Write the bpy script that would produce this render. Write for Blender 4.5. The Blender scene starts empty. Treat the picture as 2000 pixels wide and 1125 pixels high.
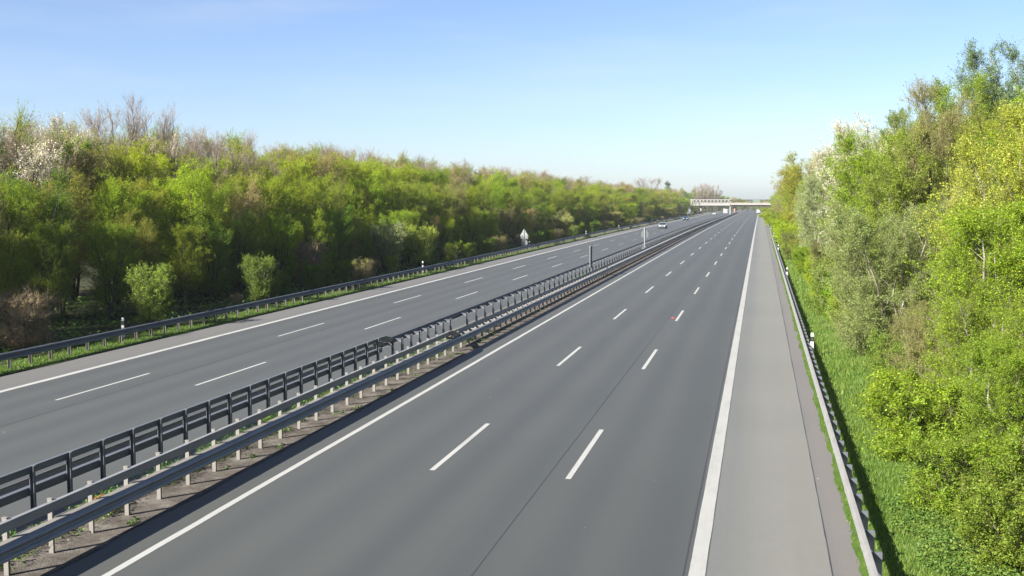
import bpy, math, random
import numpy as np

R = math.radians
C = bpy.context.scene.collection
SC = bpy.context.scene

# ------------------------------------------------------------------ profile of the motorway
def zr(y):
    """height of the road surface at distance y: level, then a gentle fall"""
    y = np.asarray(y, dtype=float)
    s = 40.0
    t = np.clip((y - 235.0) / s, -30, 30)
    z = -0.0052 * s * np.log1p(np.exp(t))
    z = np.where(y > 1400, -0.0052 * (1400 - 235.0), np.where(y > 1200, z, z))
    return z
def zf(y): return float(zr(y))

# ------------------------------------------------------------------ object helpers
def tag(o, label=None, cat=None, group=None, kind=None):
    if label: o['label'] = label
    if cat: o['category'] = cat
    if group: o['group'] = group
    if kind: o['kind'] = kind
    return o
def empty(name, loc, rz=0.0):
    o = bpy.data.objects.new(name, None); C.objects.link(o)
    o.location = loc; o.rotation_euler = (0, 0, rz); o.empty_display_size = 0.3
    return o

class MB:
    """collects vertices and faces as numpy blocks and links them as ONE mesh object"""
    def __init__(self):
        self.v = []; self.n = 0; self.f = []          # faces: (array MxK, material index, smooth)
    def add(self, verts, faces, mat=0, smooth=False):
        verts = np.asarray(verts, float).reshape(-1, 3); faces = np.asarray(faces, int)
        self.v.append(verts); self.f.append((faces + self.n, mat, smooth)); self.n += len(verts)
    def box(self, c, s, mat=0, rz=0.0, M=None, bev=0.0):
        x, y, z = s[0] / 2, s[1] / 2, s[2] / 2
        v = np.array([(-x,-y,-z),(x,-y,-z),(x,y,-z),(-x,y,-z),(-x,-y,z),(x,-y,z),(x,y,z),(-x,y,z)])
        if M is not None: v = v @ np.asarray(M).T
        if rz:
            c_, s_ = math.cos(rz), math.sin(rz)
            v = v @ np.array([[c_, s_, 0], [-s_, c_, 0], [0, 0, 1]])
        self.add(v + np.array(c), [(0,3,2,1),(4,5,6,7),(0,1,5,4),(1,2,6,5),(2,3,7,6),(3,0,4,7)], mat)
    def bar(self, p0, p1, w, t=None, mat=0):
        """square bar between two points"""
        p0 = np.array(p0, float); p1 = np.array(p1, float); d = p1 - p0; L = np.linalg.norm(d); d /= L
        t = w if t is None else t
        a = np.array([0, 0, 1.0]) if abs(d[2]) < 0.9 else np.array([1.0, 0, 0])
        u = np.cross(a, d); u /= np.linalg.norm(u); v = np.cross(d, u)
        M = np.stack([u, d, v], axis=1)
        self.box((p0 + p1) / 2, (w, L, t), mat, M=M)
    def cyl(self, p0, p1, r0, r1=None, n=10, mat=0, caps=True, smooth=True):
        r1 = r0 if r1 is None else r1
        p0 = np.array(p0, float); p1 = np.array(p1, float); d = p1 - p0; d /= np.linalg.norm(d)
        a = np.array([0, 0, 1.0]) if abs(d[2]) < 0.9 else np.array([1.0, 0, 0])
        u = np.cross(a, d); u /= np.linalg.norm(u); v = np.cross(d, u)
        an = np.arange(n) * 2 * math.pi / n
        ring = np.cos(an)[:, None] * u + np.sin(an)[:, None] * v
        V = np.vstack([p0 + r0 * ring, p1 + r1 * ring])
        i = np.arange(n); j = (i + 1) % n
        self.add(V, np.stack([i, j, j + n, i + n], axis=1), mat, smooth)
        if caps:
            self.add(V, [list(range(n))[::-1]], mat); self.add(V, [list(range(n, 2 * n))], mat)
    def prism(self, outline, axis, lo, hi, mat=0):
        """polygon outline [(a,b)] extruded along axis 0/1/2 from lo to hi"""
        n = len(outline); V = []
        for w in (lo, hi):
            for a, b in outline:
                V.append((w, a, b) if axis == 0 else ((a, w, b) if axis == 1 else (a, b, w)))
        i = np.arange(n); j = (i + 1) % n
        self.add(V, np.stack([i, j, j + n, i + n], axis=1), mat)
        self.add(V, [list(range(n))[::-1]], mat); self.add(V, [list(range(n, 2 * n))], mat)
    def loft(self, rings, mat=0, smooth=False, caps=True, closed=True):
        rings = np.asarray(rings, float); k, n = rings.shape[:2]
        V = rings.reshape(-1, 3); F = []
        i = np.arange(n if closed else n - 1); j = (i + 1) % n
        for q in range(k - 1):
            F.append(np.stack([i + q*n, j + q*n, j + (q+1)*n, i + (q+1)*n], axis=1))
        self.add(V, np.vstack(F), mat, smooth)
        if caps:
            self.add(rings[0], [list(range(n))[::-1]], mat); self.add(rings[-1], [list(range(n))], mat)
    def mesh(self, name, mats):
        me = bpy.data.meshes.new(name)
        V = np.vstack(self.v)
        me.vertices.add(len(V)); me.vertices.foreach_set('co', V.astype(np.float32).ravel())
        loops = np.concatenate([f.ravel() for f, _, _ in self.f])
        tot = np.concatenate([np.full(len(f), f.shape[1]) for f, _, _ in self.f])
        mi = np.concatenate([np.full(len(f), m) for f, m, _ in self.f])
        sm = np.concatenate([np.full(len(f), s) for f, _, s in self.f])
        me.loops.add(len(loops)); me.loops.foreach_set('vertex_index', loops.astype(np.int32))
        me.polygons.add(len(tot))
        me.polygons.foreach_set('loop_start', (np.cumsum(tot) - tot).astype(np.int32))
        me.polygons.foreach_set('material_index', mi.astype(np.int32))
        me.polygons.foreach_set('use_smooth', sm.astype(bool))
        for m in (mats if isinstance(mats, (list, tuple)) else [mats]): me.materials.append(m)
        me.update(calc_edges=True)
        return me
    def build(self, name, mats, parent=None, loc=None):
        return link(name, self.mesh(name, mats), parent, loc)
def link(name, me, parent=None, loc=None):
    o = bpy.data.objects.new(name, me); C.objects.link(o)
    if parent is not None: o.parent = parent
    if loc is not None: o.location = loc
    return o

# ------------------------------------------------------------------ materials
KA = 0.735      # albedo scale that goes with the exposure
def ka(c, k=KA): return tuple(x * k for x in c)
def new_mat(name):
    m = bpy.data.materials.new(name); m.use_nodes = True
    nt = m.node_tree; nt.nodes.clear()
    out = nt.nodes.new('ShaderNodeOutputMaterial')
    return m, nt, out
def N(nt, t, **kw):
    n = nt.nodes.new(t)
    for k, v in kw.items():
        if k.startswith('i_'): n.inputs[k[2:].replace('_', ' ')].default_value = v
        else: setattr(n, k, v)
    return n
def ramp(nt, stops, interp='LINEAR'):
    n = nt.nodes.new('ShaderNodeValToRGB'); cr = n.color_ramp; cr.interpolation = interp
    while len(cr.elements) > 1: cr.elements.remove(cr.elements[-1])
    cr.elements[0].position = stops[0][0]; cr.elements[0].color = (*stops[0][1], 1)
    for p, c in stops[1:]:
        e = cr.elements.new(p); e.color = (*c, 1)
    return n
def mixc(nt, fac, a, b, mode='MIX'):
    n = nt.nodes.new('ShaderNodeMix'); n.data_type = 'RGBA'; n.blend_type = mode
    for s, v in ((0, fac), (6, a), (7, b)):
        if hasattr(v, 'type') and hasattr(v, 'links'): nt.links.new(v, n.inputs[s])
        else: n.inputs[s].default_value = v if s == 0 else (*v, 1)
    return n.outputs[2]
def math_(nt, op, a, b=None, c=None):
    n = nt.nodes.new('ShaderNodeMath'); n.operation = op
    for i, v in enumerate((a, b, c)):
        if v is None: continue
        if hasattr(v, 'links'): nt.links.new(v, n.inputs[i])
        else: n.inputs[i].default_value = v
    return n.outputs[0]
def coords(nt, scale=(1, 1, 1)):
    tc = nt.nodes.new('ShaderNodeTexCoord'); mp = nt.nodes.new('ShaderNodeMapping')
    mp.inputs['Scale'].default_value = scale
    nt.links.new(tc.outputs['Object'], mp.inputs['Vector'])
    return mp.outputs[0]
def noise(nt, vec, scale, detail=3, rough=0.55):
    n = nt.nodes.new('ShaderNodeTexNoise'); n.inputs['Scale'].default_value = scale
    n.inputs['Detail'].default_value = detail; n.inputs['Roughness'].default_value = rough
    nt.links.new(vec, n.inputs['Vector'])
    return n.outputs['Fac']
def bsdf(nt, out, col, rough=0.8, metal=0.0, spec=0.5, bump=None, bstr=0.2, bdist=0.02):
    p = nt.nodes.new('ShaderNodeBsdfPrincipled')
    if hasattr(col, 'links'): nt.links.new(col, p.inputs['Base Color'])
    else: p.inputs['Base Color'].default_value = (*col, 1)
    if hasattr(rough, 'links'): nt.links.new(rough, p.inputs['Roughness'])
    else: p.inputs['Roughness'].default_value = rough
    p.inputs['Metallic'].default_value = metal
    p.inputs['Specular IOR Level'].default_value = spec
    if bump is not None:
        b = nt.nodes.new('ShaderNodeBump'); b.inputs['Strength'].default_value = bstr; b.inputs['Distance'].default_value = bdist
        nt.links.new(bump, b.inputs['Height']); nt.links.new(b.outputs[0], p.inputs['Normal'])
    nt.links.new(p.outputs[0], out.inputs['Surface'])
    return p

def mat_plain(name, col, rough=0.6, metal=0.0, var=0.15, scale=6.0, spec=0.5):
    col = ka(col)
    m, nt, out = new_mat(name)
    v = coords(nt); f = noise(nt, v, scale, 4)
    r = ramp(nt, [(0.3, tuple(c * (1 - var) for c in col)), (0.7, tuple(min(1, c * (1 + var)) for c in col))])
    nt.links.new(f, r.inputs[0])
    bsdf(nt, out, r.outputs[0], rough, metal, spec)
    return m

def mat_asphalt(name, base, tracks, shoulder=None):
    """tracks: list of x positions of the darker, bluish wheel tracks"""
    base = ka(base)
    m, nt, out = new_mat(name)
    tc = nt.nodes.new('ShaderNodeTexCoord'); sx = nt.nodes.new('ShaderNodeSeparateXYZ')
    nt.links.new(tc.outputs['Object'], sx.inputs[0])
    long = coords(nt, (1.0, 0.02, 1.0)); iso = coords(nt)
    wob = math_(nt, 'MULTIPLY', math_(nt, 'SUBTRACT', noise(nt, coords(nt, (0.0, 0.03, 0)), 1.0, 2), 0.5), 0.5)
    x = math_(nt, 'ADD', sx.outputs['X'], wob)
    acc = None
    for t, w, a in tracks:
        d = math_(nt, 'DIVIDE', math_(nt, 'SUBTRACT', x, t), w)
        g = math_(nt, 'MULTIPLY', math_(nt, 'POWER', 2.718, math_(nt, 'MULTIPLY', math_(nt, 'MULTIPLY', d, d), -1.0)), a)
        acc = g if acc is None else math_(nt, 'ADD', acc, g)
    streak = noise(nt, long, 1.6, 5, 0.6); blotch = noise(nt, iso, 0.12, 4)
    fine = noise(nt, iso, 38.0, 3, 0.75); mid = noise(nt, iso, 3.0, 4, 0.6)
    dark = tuple(c * k for c, k in zip(base, (0.77, 0.80, 0.84)))
    col = mixc(nt, acc, base, dark)
    k = math_(nt, 'ADD', math_(nt, 'MULTIPLY', streak, 0.16), 0.92)
    k = math_(nt, 'MULTIPLY', k, math_(nt, 'ADD', math_(nt, 'MULTIPLY', blotch, 0.26), 0.87))
    k = math_(nt, 'MULTIPLY', k, math_(nt, 'ADD', math_(nt, 'MULTIPLY', fine, 1.1), 0.45))
    k = math_(nt, 'MULTIPLY', k, math_(nt, 'ADD', math_(nt, 'MULTIPLY', mid, 0.16), 0.92))
    kk = nt.nodes.new('ShaderNodeCombineColor')
    for i in range(3): nt.links.new(k, kk.inputs[i])
    col = mixc(nt, 1.0, col, kk.outputs[0], 'MULTIPLY')
    # small pale chips and stains
    vo = nt.nodes.new('ShaderNodeTexVoronoi'); vo.inputs['Scale'].default_value = 0.55
    nt.links.new(iso, vo.inputs['Vector'])
    chip = math_(nt, 'LESS_THAN', vo.outputs['Distance'], 0.022)
    col = mixc(nt, math_(nt, 'MULTIPLY', chip, 0.55), col, (0.36, 0.35, 0.31))
    bsdf(nt, out, col, 0.66, 0, 0.7, fine, 0.35, 0.006)
    return m

def mat_leaf(name, transl=0.35, var=0.28, rough=0.5):
    """leaf: colour comes from the object's own colour, varied leaf by leaf"""
    m, nt, out = new_mat(name)
    oi = nt.nodes.new('ShaderNodeObjectInfo'); ge = nt.nodes.new('ShaderNodeNewGeometry')
    r = ge.outputs['Random Per Island']
    hsv = nt.nodes.new('ShaderNodeHueSaturation')
    nt.links.new(oi.outputs['Color'], hsv.inputs['Color'])
    r2 = math_(nt, 'FRACT', math_(nt, 'MULTIPLY', r, 37.7))
    nt.links.new(math_(nt, 'ADD', math_(nt, 'MULTIPLY', r, 0.05), 0.475), hsv.inputs['Hue'])
    nt.links.new(math_(nt, 'ADD', math_(nt, 'MULTIPLY', r2, 2 * var), 1 - var), hsv.inputs['Value'])
    d = nt.nodes.new('ShaderNodeBsdfPrincipled'); d.inputs['Roughness'].default_value = rough
    d.inputs['Specular IOR Level'].default_value = 0.3
    t = nt.nodes.new('ShaderNodeBsdfTranslucent'); mx = nt.nodes.new('ShaderNodeMixShader')
    mx.inputs[0].default_value = transl
    nt.links.new(hsv.outputs[0], d.inputs['Base Color'])
    tcol = mixc(nt, 1.0, hsv.outputs[0], (1.25, 1.2, 0.6), 'MULTIPLY')
    nt.links.new(tcol, t.inputs['Color'])
    nt.links.new(d.outputs[0], mx.inputs[1]); nt.links.new(t.outputs[0], mx.inputs[2])
    nt.links.new(mx.outputs[0], out.inputs['Surface'])
    return m
def mat_bark(name, a, b):
    m, nt, out = new_mat(name)
    v = coords(nt, (1, 1, 0.25)); f = noise(nt, v, 9, 4, 0.65)
    ge = nt.nodes.new('ShaderNodeNewGeometry')
    r = ramp(nt, [(0.3, a), (0.7, b)])
    nt.links.new(math_(nt, 'ADD', math_(nt, 'MULTIPLY', f, 0.6), math_(nt, 'MULTIPLY', ge.outputs['Random Per Island'], 0.4)), r.inputs[0])
    bsdf(nt, out, r.outputs[0], 0.85, 0, 0.2)
    return m
def mat_blade(name, a, b, c):
    a, b, c = ka(a, .82), ka(b, .82), ka(c, .82)
    m, nt, out = new_mat(name)
    ge = nt.nodes.new('ShaderNodeNewGeometry')
    patch = noise(nt, coords(nt), 0.55, 3, 0.6)
    r = ramp(nt, [(0.0, a), (0.55, b), (1.0, c)])
    nt.links.new(math_(nt, 'ADD', math_(nt, 'MULTIPLY', ge.outputs['Random Per Island'], 0.5), math_(nt, 'MULTIPLY', patch, 0.55)), r.inputs[0])
    d = nt.nodes.new('ShaderNodeBsdfPrincipled'); d.inputs['Roughness'].default_value = 0.5
    d.inputs['Specular IOR Level'].default_value = 0.25
    t = nt.nodes.new('ShaderNodeBsdfTranslucent'); mx = nt.nodes.new('ShaderNodeMixShader'); mx.inputs[0].default_value = 0.3
    nt.links.new(r.outputs[0], d.inputs['Base Color']); nt.links.new(r.outputs[0], t.inputs['Color'])
    nt.links.new(d.outputs[0], mx.inputs[1]); nt.links.new(t.outputs[0], mx.inputs[2])
    nt.links.new(mx.outputs[0], out.inputs['Surface'])
    return m
def mat_ground(name, stops, scale=0.8, fine=14.0, bstr=0.5):
    stops = [(p, ka(c)) for p, c in stops]
    m, nt, out = new_mat(name)
    v = coords(nt)
    f = math_(nt, 'ADD', math_(nt, 'MULTIPLY', noise(nt, v, scale, 5, 0.65), 0.6), math_(nt, 'MULTIPLY', noise(nt, v, fine, 4, 0.7), 0.4))
    r = ramp(nt, stops); nt.links.new(f, r.inputs[0])
    bsdf(nt, out, r.outputs[0], 0.95, 0, 0.1, noise(nt, v, fine * 2, 3), bstr, 0.03)
    return m
def mat_paint(name, col, wear=0.25):
    col = ka(col)
    m, nt, out = new_mat(name)
    v = coords(nt)
    f = math_(nt, 'ADD', math_(nt, 'MULTIPLY', noise(nt, v, 28, 4, 0.85), 0.65), math_(nt, 'MULTIPLY', noise(nt, coords(nt, (1, .2, 1)), 2.2, 4, 0.7), 0.35))
    r = ramp(nt, [(0.36, tuple(c * (1 - wear * 1.9) for c in col)), (0.47, tuple(c * (1 - 0.3 * wear) for c in col)), (0.7, col)])
    nt.links.new(f, r.inputs[0])
    bsdf(nt, out, r.outputs[0], 0.7, 0, 0.3)
    return m
def mat_steel(name, col=(0.30, 0.31, 0.32), rough=0.5, metal=0.55):
    col = ka(col)
    m, nt, out = new_mat(name)
    v = coords(nt, (1, 0.25, 1)); f = noise(nt, v, 5, 5, 0.65); f2 = noise(nt, coords(nt), 40, 2)
    r = ramp(nt, [(0.3, tuple(c * 0.78 for c in col)), (0.72, tuple(c * 1.18 for c in col))])
    nt.links.new(math_(nt, 'ADD', math_(nt, 'MULTIPLY', f, 0.7), math_(nt, 'MULTIPLY', f2, 0.3)), r.inputs[0])
    bsdf(nt, out, r.outputs[0], rough, metal, 0.5)
    return m

LANES_R = [(-10.95, .48, .8), (-9.15, .5, .8), (-7.35, .5, 1.0), (-5.55, .55, .95), (-3.75, .5, .95), (-1.95, .7, 1.1)]
LANES_L = [(-18.2, .5, .8), (-19.9, .5, .8), (-21.5, .5, .9), (-23.2, .5, .9), (-24.8, .5, 1.0), (-26.4, .5, 1.0)]
AS_BASE = (0.0560, 0.0580, 0.0515)
M = {
 'asphalt_r': mat_asphalt('asphalt_northbound', AS_BASE, LANES_R),
 'asphalt_l': mat_asphalt('asphalt_southbound', (0.058, 0.0605, 0.056), LANES_L),
 'shoulder': mat_asphalt('shoulder_asphalt', (0.160, 0.156, 0.136), [(-0.85, .75, 1.15)]),
 'shoulder_l': mat_asphalt('shoulder_asphalt_far', (0.115, 0.110, 0.101), [(-27.6, .3, .4)]),
 'strip': mat_asphalt('edge_strip', (0.142, 0.131, 0.120), [(1.5, .15, .3)]),
 'median_pave': mat_asphalt('median_pavement', (0.125, 0.119, 0.110), [(-15.5, .2, .4)]),
 'joint': mat_plain('bitumen_joint', (0.03, 0.032, 0.036), 0.7),
 'paint': mat_paint('road_paint', (0.39, 0.388, 0.37), 0.27),
 'paint_rough': mat_paint('structured_paint', (0.36, 0.357, 0.338), 0.26),
 'gravel': mat_ground('gravel', [(0.32, (0.04, 0.035, 0.03)), (0.5, (0.115, 0.10, 0.086)), (0.64, (0.22, 0.20, 0.175))], 1.4, 22, 0.9),
 'verge': mat_ground('verge_soil', [(0.3, (0.045, 0.07, 0.015)), (0.5, (0.07, 0.13, 0.02)), (0.7, (0.12, 0.15, 0.04))], 0.9, 9),
 'forest_floor': mat_ground('forest_floor', [(0.3, (0.02, 0.022, 0.012)), (0.5, (0.045, 0.045, 0.022)), (0.7, (0.05, 0.07, 0.02))], 0.5, 6),
 'steel': mat_steel('galvanised_steel', (0.235, 0.228, 0.215), 0.6, 0.15),
 'steel_n': mat_steel('median_steel', (0.27, 0.275, 0.28), 0.5, 0.25),
 'steel_d': mat_steel('dark_steel', (0.13, 0.14, 0.158), 0.55, 0.25),  # darker copy of the steel: shade on rail backs and posts put in
 'steel_p': mat_steel('galvanised_posts', (0.205, 0.192, 0.172), 0.65, 0.1),
 'leaf': mat_leaf('spring_leaves', 0.5, 0.34),
 'petal': mat_leaf('blossom_petals', 0.3, 0.2),
 'bark': mat_bark('bark', (0.035, 0.035, 0.022), (0.095, 0.09, 0.06)),
 'bark_grey': mat_bark('grey_bark', (0.12, 0.105, 0.085), (0.27, 0.25, 0.21)),
 'twig': mat_bark('brown_twigs', (0.12, 0.092, 0.075), (0.27, 0.21, 0.175)),
 'twig_green': mat_bark('green_twigs', (0.075, 0.09, 0.02), (0.16, 0.18, 0.045)),
 'twig_olive': mat_bark('olive_twigs', (0.11, 0.105, 0.045), (0.22, 0.21, 0.09)),
 'twig_tan': mat_bark('tan_twigs', (0.13, 0.095, 0.06), (0.27, 0.21, 0.14)),
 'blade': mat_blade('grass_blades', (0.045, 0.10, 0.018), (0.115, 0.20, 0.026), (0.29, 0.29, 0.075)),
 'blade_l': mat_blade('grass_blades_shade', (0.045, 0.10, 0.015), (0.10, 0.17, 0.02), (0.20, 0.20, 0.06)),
 'weed': mat_blade('weed_leaves', (0.035, 0.085, 0.012), (0.085, 0.17, 0.02), (0.19, 0.21, 0.05)),
 'bramble': mat_blade('bramble_leaves', (0.035, 0.085, 0.018), (0.10, 0.18, 0.028), (0.25, 0.28, 0.06)),
 'litter': mat_plain('orange_plastic', (0.75, 0.10, 0.02), 0.4),
 'white': mat_plain('white_plastic', (0.5, 0.5, 0.49), 0.4, var=0.05),
 'black': mat_plain('black_plastic', (0.015, 0.015, 0.017), 0.5),
 'sign_back': mat_plain('sign_back_grey', (0.26, 0.275, 0.27), 0.5, 0.1, 0.1),
 'sign_back_d': mat_plain('sign_back_dull', (0.12, 0.13, 0.13), 0.55, 0.1, 0.1),
 'gantry': mat_plain('gantry_white', (0.31, 0.305, 0.29), 0.5, 0.0, 0.08),
 'concrete': mat_plain('bridge_concrete', (0.28, 0.27, 0.25), 0.8, 0, 0.12, 0.8),
 'concrete_w': mat_plain('bridge_edge_white', (0.30, 0.29, 0.27), 0.8, 0, 0.08, 0.8),
 'beige': mat_plain('parapet_beige', (0.27, 0.25, 0.21), 0.7, 0, 0.12, 0.6),
 'soffit': mat_plain('bridge_girder_shade', (0.012, 0.010, 0.009), 0.95),  # near-black: the shade below the deck is put into the girder's colour
 'brick': mat_plain('red_pier', (0.27, 0.155, 0.115), 0.8, 0, 0.15),
 'glass': mat_plain('car_glass', (0.02, 0.03, 0.045), 0.08, 0.0, 0.1),
 'tyre': mat_plain('tyre_rubber', (0.02, 0.02, 0.02), 0.8),
 'rim': mat_plain('wheel_rim', (0.45, 0.45, 0.46), 0.35, 0.7),
 'lamp': mat_plain('headlight_lens', (0.85, 0.88, 0.9), 0.15),
 'amber': mat_plain('amber_reflector', (0.10, 0.09, 0.075), 0.3),
 'red_lamp': mat_plain('tail_light', (0.45, 0.02, 0.02), 0.25),
 'car_silver': mat_plain('silver_paint', (0.34, 0.36, 0.37), 0.3, 0.5, 0.05),
 'car_blue': mat_plain('dark_blue_paint', (0.025, 0.05, 0.10), 0.25, 0.1, 0.05),
 'car_white': mat_plain('white_car_paint', (0.37, 0.375, 0.38), 0.3, 0.0, 0.03),
 'cab': mat_plain('dark_green_cab', (0.03, 0.06, 0.06), 0.35),
 'tarp': mat_plain('pale_green_tarpaulin', (0.12, 0.16, 0.125), 0.6),
 'panel_blue': mat_plain('blue_grey_panel', (0.20, 0.22, 0.24), 0.5),
}

# ------------------------------------------------------------------ the setting: ground, roads, markings
def ylist(y0, y1):
    ys = [y0]; y = y0
    while y < y1:
        y += 4 if y < 120 else (10 if y < 300 else 25)
        ys.append(min(y, y1))
    return np.array(ys)
def strip(name, x0, x1, y0, y1, dz, mat, kind='structure', jag0=0.0, jag1=0.0, skirt=0.0, seed=0, fine=None):
    rg = np.random.default_rng(seed)
    ys = np.arange(y0, min(y1, 130), fine) if fine else np.array([])
    ys = np.concatenate([ys, ylist(ys[-1] + fine if len(ys) else y0, y1)])
    n = len(ys); z = zr(ys) + dz
    def wob():
        r = rg.normal(0, 1, n + 8); sm = np.convolve(r, np.ones(5) / 5, 'same')[4:4 + n] * 1.9
        return 0.8 * sm + 0.3 * rg.normal(0, 1, n)
    a = x0 + wob() * jag0; b = x1 + wob() * jag1
    m = MB()
    cols = [np.stack([a, ys, z], 1), np.stack([b, ys, z], 1)]
    if skirt: cols = [np.stack([a, ys, z - skirt], 1)] + cols + [np.stack([b, ys, z - skirt], 1)]
    V = np.vstack(cols); i = np.arange(n - 1)
    for c in range(len(cols) - 1):
        m.add(V, np.stack([i + c*n, i + (c+1)*n, i + (c+1)*n + 1, i + c*n + 1], 1))
    o = m.build(name, mat)
    return tag(o, kind=kind)

# ground sheet: follows the fall of the road, reaches the horizon
xs = np.array([-4000, -1500, -600, -250, -120, -80, -60, -45, -38, -34, -32, -29, -20, -12, 0, 3, 4, 6, 10, 16, 30, 60, 120, 300, 900, 3000.])
ys = np.concatenate([[-200, -60], np.arange(0, 240, 20), np.arange(240, 700, 30), [760, 900, 1100, 1400, 2000, 3000, 5000, 8000]])
GX, GY = np.meshgrid(xs, ys)
GZ = zr(GY) - 0.07
m = MB(); V = np.stack([GX, GY, GZ], -1).reshape(-1, 3); nx = len(xs)
i, j = np.meshgrid(np.arange(len(ys) - 1), np.arange(nx - 1), indexing='ij'); q = (i * nx + j).ravel()
m.add(V, np.stack([q, q + 1, q + nx + 1, q + nx], 1), smooth=True)
tag(m.build('ground', M['forest_floor']), kind='structure')

YE = 1500.0
strip('road_northbound', -13.02, -0.86, -15, YE, 0.0, M['asphalt_r'], skirt=0.1)
strip('hard_shoulder', -0.86, 1.47, -15, YE, 0.0, M['shoulder'], skirt=0.1)
strip('pavement_strip', 1.47, 2.12, -15, YE, 0.0, M['strip'], skirt=0.1)
strip('road_southbound', -26.95, -16.1, -15, YE, 0.0, M['asphalt_l'], skirt=0.1)
strip('hard_shoulder_far', -29.36, -26.95, -15, YE, 0.0, M['shoulder_l'], skirt=0.1)
strip('median_pavement', -16.1, -14.75, -15, YE, 0.0, M['median_pave'], skirt=0.1)
strip('median_gravel', -14.85, -12.97, -15, YE, 0.012, M['gravel'], jag0=0.10, jag1=0.05, seed=3, fine=0.35)
strip('verge', 1.98, 4.6, -15, YE, 0.02, M['verge'], jag0=0.045, jag1=0.2, seed=5, fine=0.22)
strip('verge_far_side', -31.3, -29.36, -15, YE, 0.03, M['verge'], jag0=0.25, jag1=0.035, seed=6, fine=0.4)
# painted lines
strip('edge_line', -11.975, -11.80, -15, YE, 0.005, M['paint'], jag0=0.004, jag1=0.004, fine=0.3, seed=21)
strip('edge_line_wide', -1.195, -0.885, -15, YE, 0.005, M['paint_rough'], jag0=0.003, jag1=0.003, fine=0.25, seed=22)
strip('edge_line_far', -27.22, -26.92, -15, YE, 0.005, M['paint'], jag0=0.01, jag1=0.01, fine=0.4, seed=23)
strip('edge_line_inner', -17.5, -17.33, -15, YE, 0.005, M['paint'])
def dashes(name, x, w, y_first, mat):
    m = MB()
    for k in range(-2, 60):
        y0 = y_first + 18.2 * k; y1 = y0 + 6.05
        if y0 > 1000: break
        yy = np.linspace(y0, y1, 3)
        V = np.vstack([np.stack([np.full(3, x - w/2), yy, zr(yy) + 0.005], 1), np.stack([np.full(3, x + w/2), yy, zr(yy) + 0.005], 1)])
        m.add(V, [(0, 3, 4, 1), (1, 4, 5, 2)])
    return tag(m.build(name, mat), kind='structure')
dashes('lane_marking', -8.24, 0.145, 26.85, M['paint'])
dashes('lane_marking', -4.62, 0.145, 26.75, M['paint'])
dashes('lane_marking', -20.76, 0.13, 37.25, M['paint'])
dashes('lane_marking', -24.03, 0.13, 33.4, M['paint'])
# joints in the surfacing
strip('road_joint', -5.19, -5.165, -15, 420, 0.004, M['joint'], jag0=0.004, jag1=0.004, fine=0.6, seed=8)
strip('road_joint', -1.305, -1.275, -15, 420, 0.004, M['joint'], jag0=0.003, jag1=0.003, fine=0.6, seed=9)
strip('road_joint', 1.455, 1.478, -15, 420, 0.004, M['joint'], jag0=0.005, jag1=0.005, fine=0.5, seed=10)
strip('road_joint', -22.93, -22.895, -15, 420, 0.004, M['joint'], jag0=0.006, jag1=0.006, fine=0.6, seed=11)
strip('road_joint', -15.62, -15.59, -15, 200, 0.004, M['joint'], jag0=0.006, jag1=0.006, fine=0.5, seed=12)
strip('road_joint', -15.22, -15.2, -15, 200, 0.004, M['joint'], jag0=0.006, jag1=0.006, fine=0.5, seed=13)

# ------------------------------------------------------------------ guardrails
def w_profile(side):
    """closed W-beam section (x offset, z), bulging to +x when side=1; about 0.31 m high"""
    z = np.array([0.445, 0.47, 0.505, 0.545, 0.575, 0.60, 0.625, 0.655, 0.695, 0.73, 0.755])
    x = np.array([0.00, 0.055, 0.08, 0.055, 0.015, 0.0, 0.015, 0.055, 0.08, 0.055, 0.00])
    o = np.stack([x * side, z], 1); inn = np.stack([x * side - 0.012 * side, z], 1)[::-1]
    return np.vstack([o, inn])
def rail(m, x, y0, y1, side, dz=0.0, seg=4.0, squeeze=1.0):
    pr = w_profile(side); pr[:, 1] = 0.755 - (0.755 - pr[:, 1]) * squeeze
    ys = np.concatenate([np.arange(y0, min(y1, 240), seg), np.arange(max(y0, 240), y1, 16), [y1]])
    if y0 >= 240: ys = np.concatenate([np.arange(y0, y1, 16), [y1]])
    rings = []
    for y in ys:
        z = zf(y) + dz
        rings.append(np.stack([pr[:, 0] + x, np.full(len(pr), y), pr[:, 1] + z], 1))
    m.loft(rings)
    for y in ys[1:-1]:                                    # lapped joints and bolts
        if y > 110: break
        rings = [np.stack([pr[:, 0] * 1.06 + x + 0.004 * side, np.full(len(pr), yy), pr[:, 1] + zf(y) + dz], 1) for yy in (y - 0.16, y + 0.16)]
        m.loft(rings)
def rail_box(m, x0, x1, z0, z1, y0, y1):
    ys = np.concatenate([np.arange(y0, y1, 4.0), [y1]])
    m.loft([[(x0, y, z0 + zf(y)), (x1, y, z0 + zf(y)), (x1, y, z1 + zf(y)), (x0, y, z1 + zf(y))] for y in ys])
def c_post(m, h, w=0.11, d=0.07, x=0.0, open_y=-1):
    """channel post: a web and two flanges, open towards the oncoming side"""
    m.box((x, 0.0, h/2 - 0.15), (w - 0.024, 0.008, h + 0.3))
    for s in (-1, 1): m.box((x + s*(w/2 - 0.006), open_y * d/2, h/2 - 0.15), (0.012, d, h + 0.3))
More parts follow.
